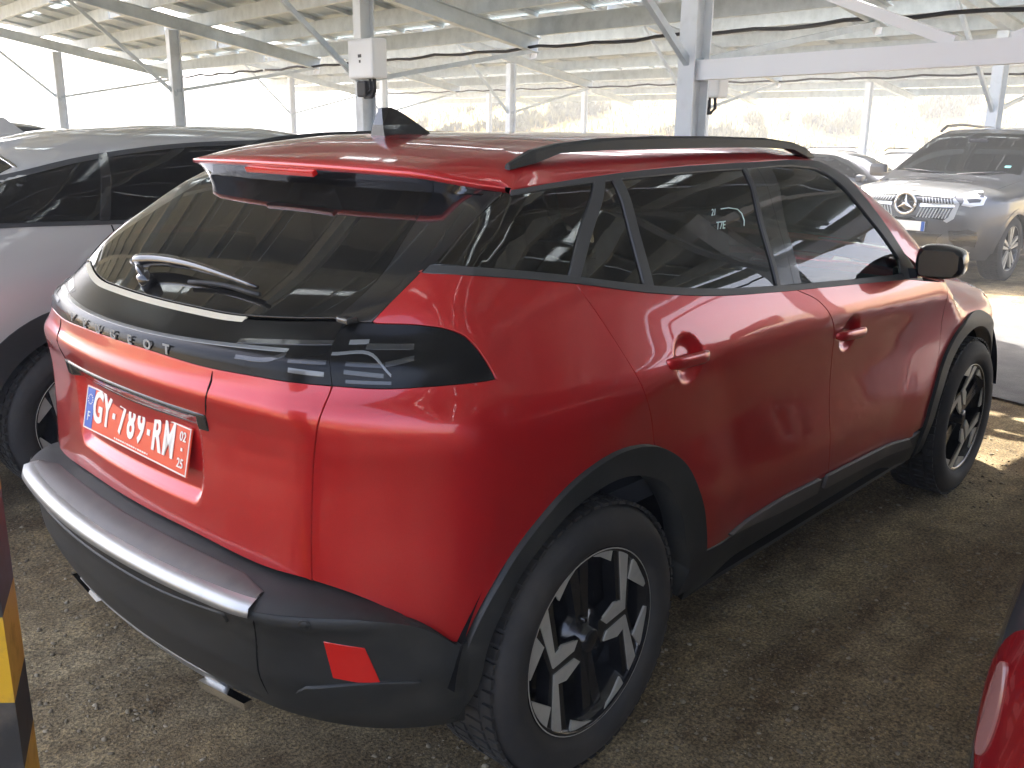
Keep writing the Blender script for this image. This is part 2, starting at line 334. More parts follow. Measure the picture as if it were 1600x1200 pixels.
CURV = {
'belt_lo':[(-0.356,-0.651,1.257),(-0.320,-0.699,1.256),(-0.190,-0.737,1.239),(-0.005,-0.761,1.210),(0.253,-0.791,1.162),(0.522,-0.807,1.124),(0.817,-0.816,1.099),(1.214,-0.825,1.073),(1.771,-0.838,1.037)],
'belt_hi':[(-0.335,-0.653,1.270),(-0.310,-0.688,1.269),(-0.183,-0.731,1.253),(0.001,-0.755,1.223),(0.272,-0.786,1.175),(0.514,-0.801,1.141),(0.825,-0.811,1.114),(1.222,-0.820,1.087),(1.758,-0.831,1.056)],
'roof_lo':[(-0.069,-0.634,1.409),(0.061,-0.640,1.420),(0.231,-0.638,1.431),(0.454,-0.631,1.441),(0.743,-0.624,1.448),(1.000,-0.621,1.450),(1.357,-0.607,1.450),(1.547,-0.597,1.436),(1.635,-0.617,1.406),(1.643,-0.702,1.335),(1.729,-0.763,1.229),(1.820,-0.808,1.121)],
'seam_qd':[(0.014,-0.764,1.205),(0.065,-0.802,1.120),(0.119,-0.849,1.013),(0.158,-0.871,0.932),(0.211,-0.856,0.853),(0.237,-0.848,0.792)],
'seam_dd':[(0.978,-0.820,1.089),(1.126,-0.840,1.028),(1.186,-0.851,0.971),(1.271,-0.825,0.785),(1.294,-0.826,0.627),(1.332,-0.825,0.408)],
'seam_df':[(2.853,-0.612,0.902),(2.200,-0.856,0.883),(2.285,-0.846,0.713),(2.235,-0.854,0.537),(2.263,-0.844,0.393),(2.420,-0.792,0.231)],
'arch_out':[(-0.405,-0.832,0.500),(-0.379,-0.843,0.558),(-0.300,-0.850,0.650),(-0.182,-0.853,0.734),(-0.082,-0.859,0.787),(0.029,-0.862,0.814),(0.170,-0.852,0.804),(0.295,-0.844,0.760),(0.390,-0.844,0.692),(0.453,-0.850,0.595),(0.488,-0.852,0.495),(0.509,-0.846,0.406)],
'arch_in':[(-0.375,-0.821,0.359),(-0.348,-0.851,0.514),(-0.284,-0.855,0.604),(-0.183,-0.855,0.678),(-0.078,-0.858,0.728),(0.040,-0.857,0.747),(0.186,-0.845,0.720),(0.288,-0.845,0.667),(0.346,-0.850,0.590),(0.391,-0.851,0.470),(0.452,-0.831,0.337)],
'farch_out':[(2.468,-0.784,0.217),(2.338,-0.833,0.346),(2.326,-0.853,0.492),(2.464,-0.847,0.663),(2.674,-0.844,0.759),(2.961,-0.814,0.756)],
'sill_hi':[(0.509,-0.846,0.406),(0.686,-0.828,0.390),(0.802,-0.824,0.406),(1.042,-0.825,0.412),(1.294,-0.824,0.406),(1.370,-0.824,0.402),(1.923,-0.827,0.385),(2.056,-0.839,0.377)],
'door_clad':[(0.736,-0.821,0.377),(1.316,-0.810,0.338),(1.351,-0.814,0.358),(2.110,-0.826,0.315)],
'lamp_lo':[(-0.662,0.441,1.061),(-0.708,0.094,1.086),(-0.708,-0.153,1.071),(-0.682,-0.349,1.058),(-0.641,-0.522,1.060),(-0.576,-0.643,1.056),(-0.507,-0.714,1.050),(-0.423,-0.770,1.050),(-0.293,-0.811,1.048)],
'lamp_end':[(-0.293,-0.811,1.048),(-0.301,-0.800,1.073),(-0.320,-0.783,1.111),(-0.337,-0.766,1.136),(-0.367,-0.748,1.152),(-0.409,-0.719,1.162),(-0.477,-0.643,1.166)],
'bar_crease':[(-0.640,0.467,1.097),(-0.687,0.139,1.105),(-0.691,-0.126,1.102),(-0.666,-0.326,1.102),(-0.616,-0.489,1.109),(-0.554,-0.617,1.114)],
'win_bot':[(-0.564,0.453,1.145),(-0.613,0.119,1.145),(-0.611,-0.180,1.144),(-0.596,-0.314,1.142),(-0.556,-0.448,1.151),(-0.503,-0.593,1.164)],
'tg_seam':[(-0.575,-0.644,1.053),(-0.609,-0.644,1.001),(-0.617,-0.627,0.907),(-0.623,-0.616,0.755),(-0.628,-0.617,0.650)],
'tgcrease':[(-0.683,0.383,1.028),(-0.716,0.053,1.046),(-0.706,-0.203,1.040),(-0.682,-0.371,1.037),(-0.652,-0.492,1.047),(-0.584,-0.633,1.054)],
'strip_lo':[(-0.669,0.423,0.912),(-0.672,0.218,0.900),(-0.680,-0.066,0.895),(-0.668,-0.275,0.905),(-0.683,-0.337,0.922)],
'strip_hi':[(-0.683,0.379,0.954),(-0.714,0.109,0.967),(-0.710,-0.136,0.959),(-0.688,-0.345,0.955)],
'vgroove':[(-0.678,-0.368,1.059),(-0.697,-0.362,0.999),(-0.683,-0.335,0.923)],
'recess':[(-0.683,-0.337,0.922),(-0.680,-0.327,0.846),(-0.673,-0.270,0.758),(-0.688,-0.255,0.744),(-0.697,-0.133,0.743),(-0.690,0.106,0.751),(-0.673,0.285,0.767),(-0.672,0.398,0.829)],
'bodybump':[(-0.664,0.461,0.788),(-0.679,0.382,0.719),(-0.698,0.210,0.696),(-0.706,0.004,0.678),(-0.694,-0.260,0.666),(-0.667,-0.474,0.652),(-0.626,-0.621,0.648),(-0.575,-0.701,0.624),(-0.524,-0.759,0.585),(-0.495,-0.784,0.547),(-0.450,-0.811,0.513),(-0.405,-0.832,0.500)],
'dpil':[(-0.477,-0.642,1.167),(-0.419,-0.653,1.215),(-0.351,-0.655,1.260)],
'glass_edge_r':[(-0.480,-0.631,1.170),(-0.405,-0.597,1.235),(-0.289,-0.545,1.313),(-0.132,-0.478,1.413)],
'hatchseam':[(-0.323,-0.663,1.274),(-0.208,-0.650,1.344),(-0.083,-0.633,1.405)],
'winleft':[(-0.129,0.611,1.425),(-0.227,0.645,1.341),(-0.368,0.602,1.258),(-0.498,0.589,1.169)],
'handleR':[(0.247,-0.851,1.007),(0.466,-0.852,0.987),(0.387,-0.832,1.030),(0.381,-0.842,0.949)],
'handleF':[(1.250,-0.846,0.920),(1.497,-0.844,0.899),(1.376,-0.841,0.944),(1.417,-0.833,0.850)],
'spoil':[(-0.062,-0.633,1.411),(0.061,-0.496,1.482),(0.133,-0.218,1.515),(0.319,0.150,1.527)],
'glass_top':[(-0.078,-0.642,1.401),(0.052,-0.648,1.412),(0.217,-0.649,1.420),(0.434,-0.646,1.427),(0.718,-0.641,1.433),(0.969,-0.639,1.435),(1.307,-0.634,1.433),(1.427,-0.644,1.419),(1.486,-0.672,1.389),(1.560,-0.721,1.316),(1.663,-0.769,1.216),(1.766,-0.813,1.108)],
'cpil_a':[(0.210,-0.649,1.420),(0.082,-0.714,1.315),(-0.003,-0.755,1.223)],
'cpil_b':[(0.253,-0.649,1.422),(0.125,-0.717,1.313),(0.030,-0.760,1.216)],
'div_a':[(0.283,-0.649,1.422),(0.262,-0.729,1.296),(0.250,-0.784,1.178)],
'div_b':[(0.317,-0.649,1.423),(0.295,-0.730,1.294),(0.285,-0.786,1.173)],
'bp_a':[(0.944,-0.641,1.434),(0.898,-0.734,1.289),(0.886,-0.812,1.109)],
'bp_m':[(1.014,-0.640,1.434),(0.984,-0.741,1.274),(0.974,-0.814,1.104)],
'bp_b':[(1.101,-0.640,1.434),(1.033,-0.743,1.271),(1.021,-0.815,1.101)],
'sail':[(1.766,-0.813,1.108),(1.830,-0.809,1.118),(1.939,-0.845,1.015),(1.773,-0.836,1.041)],
'dashmark':[(0.633,-0.712,1.333),(0.729,-0.715,1.328),(0.761,-0.722,1.314),(0.743,-0.732,1.293)],
't7e':[(0.609,-0.730,1.298),(0.672,-0.732,1.294)],
'm21':[(0.619,-0.718,1.322),(0.650,-0.719,1.320)],
'hoodedge':[(3.107,-0.535,0.947),(3.043,-0.740,0.974)],
'fueldoor':[(-0.293,-0.811,1.048),(-0.260,-0.834,1.001),(-0.233,-0.846,0.978),(-0.131,-0.857,0.970)],
'letters':[(-0.689,0.275,1.087),(-0.701,0.180,1.087),(-0.708,0.096,1.087),(-0.710,0.017,1.088),(-0.709,-0.060,1.088),(-0.705,-0.131,1.088),(-0.698,-0.203,1.089)],
'wiper':[(-0.544,0.194,1.184),(-0.534,0.139,1.192),(-0.525,-0.034,1.200),(-0.527,-0.207,1.193),(-0.528,-0.341,1.183)],
'wblade':[(-0.556,-0.087,1.181),(-0.542,-0.177,1.186),(-0.532,-0.341,1.181)],
'wpivot':[(-0.580,0.068,1.166)],
'lamp_line':[(-0.555,-0.618,1.113),(-0.504,-0.680,1.112),(-0.490,-0.718,1.074)],
'rfl':[(-0.131,0.298,1.424),(-0.146,0.098,1.422),(-0.174,0.058,1.406),(-0.161,0.252,1.409)],
'spl':[(-0.131,0.613,1.448),(-0.088,0.358,1.442),(-0.113,0.013,1.439),(-0.118,-0.256,1.432),(-0.117,-0.440,1.424),(-0.109,-0.559,1.416),(-0.069,-0.630,1.411)],
's1':[(-0.628,-0.400,1.115),(-0.540,-0.602,1.130)],
's2':[(-0.657,-0.429,1.090),(-0.627,-0.519,1.097),(-0.607,-0.536,1.107)],
's3':[(-0.615,-0.553,1.097),(-0.574,-0.621,1.098)],
's4':[(-0.621,-0.561,1.080),(-0.583,-0.625,1.076)],
's5':[(-0.521,-0.630,1.132),(-0.496,-0.659,1.134)],
's6':[(-0.503,-0.661,1.126),(-0.435,-0.723,1.125)],
's7':[(-0.550,-0.653,1.097),(-0.498,-0.705,1.093)],
's8':[(-0.494,-0.706,1.095),(-0.445,-0.734,1.105)],
's9':[(-0.556,-0.655,1.082),(-0.502,-0.709,1.074)],
's10':[(-0.557,-0.661,1.064),(-0.493,-0.721,1.060)],
'lampsplit':[(-0.503,-0.593,1.164),(-0.548,-0.604,1.124),(-0.571,-0.630,1.094),(-0.570,-0.651,1.053)],
'lip':[(-0.718,0.629,0.607),(-0.755,0.448,0.621),(-0.793,0.084,0.619),(-0.791,-0.292,0.606),(-0.771,-0.467,0.600),(-0.744,-0.574,0.601)],
'lip2':[(-0.744,-0.574,0.601),(-0.680,-0.673,0.607),(-0.611,-0.745,0.603),(-0.550,-0.790,0.587)],
'botm':[(-0.731,0.475,0.369),(-0.763,-0.011,0.408),(-0.720,-0.214,0.337),(-0.704,-0.424,0.348),(-0.680,-0.586,0.372),(-0.536,-0.723,0.312),(-0.436,-0.774,0.287),(-0.392,-0.808,0.305)],
'fog':[(-0.656,-0.693,0.551),(-0.598,-0.746,0.534),(-0.567,-0.761,0.441),(-0.639,-0.696,0.466)],
'sensor':[(-0.655,-0.708,0.590)],
'seam':[(-0.742,-0.580,0.600),(-0.723,-0.540,0.447)],
'groove':[(-0.786,0.375,0.596),(-0.811,-0.023,0.597),(-0.782,-0.263,0.550),(-0.766,-0.371,0.539),(-0.756,-0.487,0.565)],
'exhaust':[(-0.683,-0.151,0.281),(-0.698,-0.399,0.333),(-0.630,-0.258,0.215),(-0.639,-0.091,0.212)],
}
# ------------------------------------------------------------------ panels: closed outlines laid on a body surface
CYL_X = .55
def to2d(P, mode):
    P = np.asarray(P, float)
    if mode == 'side': return P[:, [0, 2]].copy()
    if mode == 'cyl': return np.stack([np.arctan2(P[:,1], CYL_X-P[:,0])*.95, P[:,2]], 1)
    if mode == 'front': return np.stack([np.arctan2(P[:,1], P[:,0]-2.4)*.9, P[:,2]], 1)
    if mode == 'sec': return np.stack([P[:,0], np.arctan2(P[:,1], P[:,2]-.85)*.65], 1)
    if mode == 'rear': return P[:, [1, 2]].copy()
def rays(uv, mode, sgn):
    a, b = uv[:,0], uv[:,1]; z0 = np.zeros(len(uv)); o1 = np.ones(len(uv))
    if mode == 'side': return np.stack([a, z0, b], 1), np.stack([z0, sgn*o1, z0], 1)
    if mode == 'cyl': t = a/.95; return np.stack([CYL_X*o1, z0, b], 1), np.stack([-np.cos(t), np.sin(t), z0], 1)
    if mode == 'front': t = a/.9; return np.stack([2.4*o1, z0, b], 1), np.stack([np.cos(t), np.sin(t), z0], 1)
    if mode == 'sec': t = b/.65; return np.stack([a, z0, .85*o1], 1), np.stack([z0, np.sin(t), np.cos(t)], 1)
    if mode == 'rear': return np.stack([.6*o1, a, b], 1), np.stack([-o1, z0, z0], 1)
def project(uv, mode, sgn, f, off=0., r0=.12, r1=2.4):
    O, D = rays(uv, mode, sgn)
    lo = np.full(len(uv), r0); hi = np.full(len(uv), r1)
    n = 60; best = np.full(len(uv), r1)          # first exit along the ray
    prev = f(*(O+D*r0).T)+off
    done = np.zeros(len(uv), bool)
    for k in range(1, n+1):
        r = r0+(r1-r0)*k/n; v = f(*(O+D*r).T)+off
        hit = (~done) & (v < 0)
        lo[hit] = r-(r1-r0)/n; hi[hit] = r; done |= hit
    for _ in range(22):
        mid = (lo+hi)/2; v = f(*(O+D*mid[:,None]).T)+off
        ins = v > 0; lo = np.where(ins, mid, lo); hi = np.where(ins, hi, mid)
    return O+D*((lo+hi)/2)[:,None]
def cr(pts, step=.018):
    """smooth curve through points, evenly resampled"""
    P = np.asarray(pts, float); n = len(P)
    if n == 2:
        k = max(1, int(np.linalg.norm(P[1]-P[0])/step)); return [P[0]+(P[1]-P[0])*i/k for i in range(k+1)]
    E = np.vstack([2*P[0]-P[1], P, 2*P[-1]-P[-2]]); out = []
    for i in range(1, n):
        p0, p1, p2, p3 = E[i-1], E[i], E[i+1], E[i+2]
        L = np.linalg.norm(p2-p1); k = max(1, int(round(L/step)))
        d0 = max(np.linalg.norm(p1-p0), 1e-6); d1 = max(L, 1e-6); d2 = max(np.linalg.norm(p3-p2), 1e-6)
        m1 = ((p1-p0)/d0*d1+(p2-p1)/d1*d0)/(d0+d1)*d1; m2 = ((p2-p1)/d1*d2+(p3-p2)/d2*d1)/(d1+d2)*d1
        for j in range(k):
            t = j/k; out.append((2*t**3-3*t*t+1)*p1+(t**3-2*t*t+t)*m1+(-2*t**3+3*t*t)*p2+(t**3-t*t)*m2)
    out.append(P[-1]); return out
def mir(P): return [np.array([p[0], -p[1], p[2]]) for p in P]
def outline(*segs):
    out = []
    for s in segs:
        for p in s:
            p = np.asarray(p, float)
            if not out or np.linalg.norm(p-out[-1]) > .004: out.append(p)
    while np.linalg.norm(out[0]-out[-1]) < .004: out.pop()
    return out
def inside(uv, B):
    x, y = uv[:,0], uv[:,1]; r = np.zeros(len(uv), bool); j = len(B)-1
    for i in range(len(B)):
        c = ((B[i,1] > y) != (B[j,1] > y)); den = B[j,1]-B[i,1]
        den = den if abs(den) > 1e-12 else 1e-12
        r ^= c & (x < (B[j,0]-B[i,0])*(y-B[i,1])/den+B[i,0]); j = i
    return r
def segdist(uv, B):
    d = np.full(len(uv), 9.)
    for i in range(len(B)):
        a = B[i]; b = B[(i+1) % len(B)]; ab = b-a; L = max(ab@ab, 1e-12)
        t = np.clip(((uv-a)@ab)/L, 0, 1); d = np.minimum(d, np.hypot(*(uv-a-t[:,None]*ab).T))
    return d
def panel(name, mat, P, mode, f=None, parent=None, sgn=-1, gap=.002, depth=.014, off=0., sp=.028, mirror=False, fine=(), **props):
    f = f or F
    uv = to2d(P, mode)
    if (np.roll(uv[:,0], -1)*uv[:,1]-uv[:,0]*np.roll(uv[:,1], -1)).sum() < 0: uv = uv[::-1]
    # drop points that lie too close together, then pull the outline in by half the shut line
    keep = [0]
    for i in range(1, len(uv)):
        if np.linalg.norm(uv[i]-uv[keep[-1]]) > .003: keep.append(i)
    uv = uv[keep]
    if np.linalg.norm(uv[0]-uv[-1]) < .003: uv = uv[:-1]
    e1 = uv-np.roll(uv, 1, 0); e2 = np.roll(uv, -1, 0)-uv
    n1 = np.stack([e1[:,1], -e1[:,0]], 1); n2 = np.stack([e2[:,1], -e2[:,0]], 1)
    n1 /= np.linalg.norm(n1, axis=1, keepdims=True)+1e-9; n2 /= np.linalg.norm(n2, axis=1, keepdims=True)+1e-9
    nb = n1+n2; nb /= np.maximum((nb*nb).sum(1, keepdims=True)/2, .5)       # inward, clockwise outline
    B = uv+nb*gap
    lo, hi = B.min(0), B.max(0)
    gx, gy = np.meshgrid(np.arange(lo[0]+sp*.37, hi[0], sp), np.arange(lo[1]+sp*.41, hi[1], sp))
    gx = gx+(np.arange(gx.shape[0])[:,None] % 2)*sp*.5
    G = np.stack([gx.ravel(), gy.ravel()], 1)
    for (c0, c1, rad, s2) in fine:
        hx, hy = np.meshgrid(np.arange(c0-rad, c0+rad, s2), np.arange(c1-rad, c1+rad, s2))
        H = np.stack([hx.ravel(), hy.ravel()], 1); H = H[np.hypot(H[:,0]-c0, H[:,1]-c1) < rad]
        G = G[np.hypot(G[:,0]-c0, G[:,1]-c1) >= rad]; G = np.vstack([G, H])
    if len(G):
        G = G[inside(G, B)]
        if len(G): G = G[segdist(G, B) > min(sp, .016)*.5]
    nbnd = len(B)
    pts = [Vector((float(a), float(b))) for a, b in B]+[Vector((float(a), float(b))) for a, b in G]
    vo, eo, fo, ov, _, _ = delaunay_2d_cdt(pts, [(i, (i+1) % nbnd) for i in range(nbnd)], [], 1, 1e-6)
    W = np.array([(v.x, v.y) for v in vo]); fo = [tuple(q) for q in fo if len(q) >= 3]
    S = project(W, mode, sgn, f, off); N = gradF(S, f)
    idx = {}
    for k, o in enumerate(ov):
        for q in o:
            if q < nbnd: idx[q] = k
    ring = [idx[i] for i in range(nbnd) if i in idx]
    Fc = []
    for q in fo:
        c = np.cross(S[q[1]]-S[q[0]], S[q[2]]-S[q[0]])
        Fc.append(q if c@N[q[0]] > 0 else q[::-1])
    # rolled edge
    V = [S]; NN = [N]; base = len(S); m_ = len(ring)
    RB = S[ring]; RN = N[ring]
    tang = np.roll(RB, -1, 0)-np.roll(RB, 1, 0); tang /= np.linalg.norm(tang, axis=1, keepdims=True)+1e-9
    outw = np.cross(tang, RN); outw /= np.linalg.norm(outw, axis=1, keepdims=True)+1e-9
    cen = S.mean(0)
    j0 = int(np.argmax(np.linalg.norm(RB-cen, axis=1)))
    if outw[j0]@(RB[j0]-cen) < 0: outw = -outw
    e = min(.0012, gap*.6) if gap > 0 else .001
    V += [RB+outw*e-RN*e*1.0, RB+outw*e-RN*depth]
    q = outw+RN; q /= np.linalg.norm(q, axis=1, keepdims=True)
    NN += [q, outw]
    for i in range(m_):
        j = (i+1) % m_
        for a0, a1, b0, b1 in ((ring[i], ring[j], base+i, base+j), (base+i, base+j, base+m_+i, base+m_+j)):
            Vc = np.vstack(V) if False else None
            Fc.append((a0, a1, b1, b0))
    V = np.vstack(V); NN = np.vstack(NN)
    Fo = []
    for q in Fc:
        if len(q) == 4:
            c = np.cross(V[q[1]]-V[q[0]], V[q[3]]-V[q[0]])
            if np.linalg.norm(c) < 1e-14: c = np.cross(V[q[2]]-V[q[1]], V[q[3]]-V[q[2]])
            if c@(NN[q[0]]+NN[q[2]]) < 0: q = q[::-1]
        Fo.append(q)
    if mirror:
        V = V*np.array([1, -1, 1]); NN = NN*np.array([1, -1, 1]); Fo = [q[::-1] for q in Fo]
    me = mesh(name, V, Fo, True, NN)
    return link(name, me, mat, parent, **props)
def both(name, mat, P, mode, parent=None, **kw):
    return [panel(name, mat, P, mode, parent=parent, mirror=mi, **kw) for mi in (False, True)]
def strip(name, mat, A, B, mode, parent=None, **kw):
    return panel(name, mat, outline(cr(A, .02), cr(B, .02)[::-1]), mode, parent=parent, **kw)
def lineband(P, hw):
    """two edges hw above and below a curve on the surface (as 3D points before projection)"""
    P = cr(P, .012); return [p+np.array([0, 0, hw]) for p in P], [p-np.array([0, 0, hw]) for p in P]
FONT_CACHE = {}
def text_mesh(txt, size, depth=.0015, sx=1., bold=0.):
    c = bpy.data.curves.new('lettering', 'FONT'); c.body = txt; c.size = size; c.extrude = depth/2; c.offset = bold
    c.align_x = 'CENTER'; c.align_y = 'CENTER'; c.resolution_u = 3
    o = bpy.data.objects.new('lettering', c); COL.objects.link(o)
    dg = bpy.context.evaluated_depsgraph_get()
    me = bpy.data.meshes.new_from_object(o.evaluated_get(dg)); me.name = 'lettering'
    bpy.data.objects.remove(o); bpy.data.curves.remove(c)
    if sx != 1: me.transform(Matrix.Diagonal((sx, 1, 1, 1)))
    return me
def frame(origin, xax, yax):
    x = Vector(xax).normalized(); z = x.cross(Vector(yax)).normalized(); y = z.cross(x)
    mt = Matrix((x, y, z)).transposed().to_4x4(); mt.translation = Vector(origin); return mt
# ------------------------------------------------------------------ wheels (built once, copied)
TYRE_R, RIM_R = .345, .236
def make_wheel(rim_spokes, tyre_r=.345, rim_r=.236, width=.215):
    """returns meshes facing -y, hub at the origin, outer face near h=0 (h grows outwards)"""
    t = MB(); W = width
    prof = [(rim_r-.012,-.03),(rim_r+.004,-.006),(rim_r+.012,.004),(rim_r+.030,.011),(rim_r+.055,.012),(tyre_r-.030,.004),(tyre_r-.014,-.010),(tyre_r-.004,-.026),
            (tyre_r,-.045),(tyre_r,-W+.045),(tyre_r-.012,-W+.015),(rim_r+.05,-W-.01),(rim_r,-W),(rim_r-.03,-W+.02)]
    t.lathe(prof, 72)
    # tread blocks on the shoulder
    for k in range(64):
        a = 2*PI*k/64; rot = Matrix.Rotation(-a, 4, 'Y')
        for (h0, wd, sk) in ((-.026, .028, .004), (-.075, .045, -.004), (-.14, .045, .004), (-.188, .03, -.004)):
            c = rot @ Vector((tyre_r+.0005, -h0, sk)); t.box(c, (.008, wd, .024), rot)
    return t.me('tyre')
def make_rim(rim_r, style, mats=None):
    b = MB(); f = MB()
    b.lathe([(rim_r-.004,-.20),(rim_r-.02,-.18),(rim_r-.03,-.06),(rim_r-.016,-.02),(rim_r-.004,-.008),(rim_r,-.006),(rim_r,-.012)], 64)
    b.lathe([(.0,-.075),(.12,-.085),(rim_r-.02,-.10)], 40)           # dark disc behind the spokes
    b.lathe([(.0,-.010),(.026,-.010),(.031,-.014),(.034,-.03),(.07,-.038),(.078,-.06)], 32)
    for k in range(5):
        a = 2*PI*k/5+.3; b.lathe([(0,-.024),(.007,-.024),(.009,-.045)], 8, Matrix.Translation((.055*math.cos(a), 0, .055*math.sin(a))))
    b.lathe([(rim_r-.009,-.009),(rim_r-.003,-.004),(rim_r+.001,-.0045),(rim_r+.002,-.008)], 72)
    f.lathe([(rim_r-.0022,-.0036),(rim_r-.0006,-.0032),(rim_r+.0008,-.0042)], 72)
    def pol(r, d): return (r*math.cos(R(d)), r*math.sin(R(d)))
    def pr(mb, poly, h0, h1): mb.prism(poly, -h1, -h0)
    if style == 'fork':
        for ax in (0, 180):
            for s in (1, -1):
                A = lambda r, d: pol(r, ax+s*d)
                # black Y arms, thicker and lower than the machined facets
                pr(b, [A(.03,0),A(.05,40),A(.118,20),A(rim_r-.006,60),A(rim_r-.006,38),A(.150,0)], -.055, -.016)
                # machined facets: inner stem and the arm that runs to the rim
                pr(f, [A(.056,34),A(.064,10),A(.140,4),A(.146,15),A(.112,27)], -.019, -.012)
                pr(f, [A(.140,4),A(.134,17),A(rim_r-.005,54),A(rim_r-.005,43.5)], -.0195, -.0125)
                # corner facet at the rim, inside the fork
                pr(f, [A(rim_r-.004,36),A(rim_r-.004,9),A(.220,8),A(.184,28)], -.017, -.011)
                pr(f, [A(rim_r-.004,62),A(rim_r-.004,86),A(.216,74),A(.200,61)], -.017, -.011)
        for ax in (90, 270):
            for s in (-7, 7):
                p0 = pol(.05, ax+s); p1 = pol(rim_r-.01, ax+s*.8)
                b.bar((p0[0], .045, p0[1]), (p1[0], .04, p1[1]), .022, .03)
    elif style == 'five':
        for k in range(5):
            ax = 90+72*k
            for s in (-1, 1):
                A = lambda r, d: pol(r, ax+d)
                pr(f, [A(.045, s*30), A(.05, s*8), A(rim_r-.005, s*5), A(rim_r-.005, s*15)], -.035, -.010)
        b.lathe([(0,-.006),(.04,-.008),(.05,-.03)], 24)
    else:
        for k in range(10):
            ax = 36*k
            A = lambda r, d: pol(r, ax+d)
            pr(f, [A(.04, -16), A(rim_r-.005, -5), A(rim_r-.005, 5), A(.04, 16)], -.035, -.010)
    return b.me('rim'), f.me('rim_face')
WHEEL = {}
def wheel_set(key, style, tyre_r, rim_r, width=.215):
    WHEEL[key] = (make_wheel(None, tyre_r, rim_r, width), *make_rim(rim_r, style))
wheel_set('red', 'fork', .345, .236)
wheel_set('suv', 'five', .375, .262, .26)
wheel_set('plain', 'ten', .335, .225)
def put_wheel(key, parent, x, y, z, spin=0., left=False, steer=0., face=None):
    ty, rb, rf = WHEEL[key]
    o = link('wheel', ty, M['tyre'], parent, (x, y, z), (0, R(-spin), (PI if left else 0)+steer))
    # spin about the axle first, then turn the wheel round to face its side
    o.rotation_mode = 'QUATERNION'
    o.rotation_quaternion = (Matrix.Rotation((PI if left else 0)+steer, 3, 'Z') @ Matrix.Rotation(R(-spin), 3, 'Y')).to_quaternion()
    link('rim', rb, M['rim_black'], o); link('rim_facing', rf, face or M['rim_face'], o)
    return o

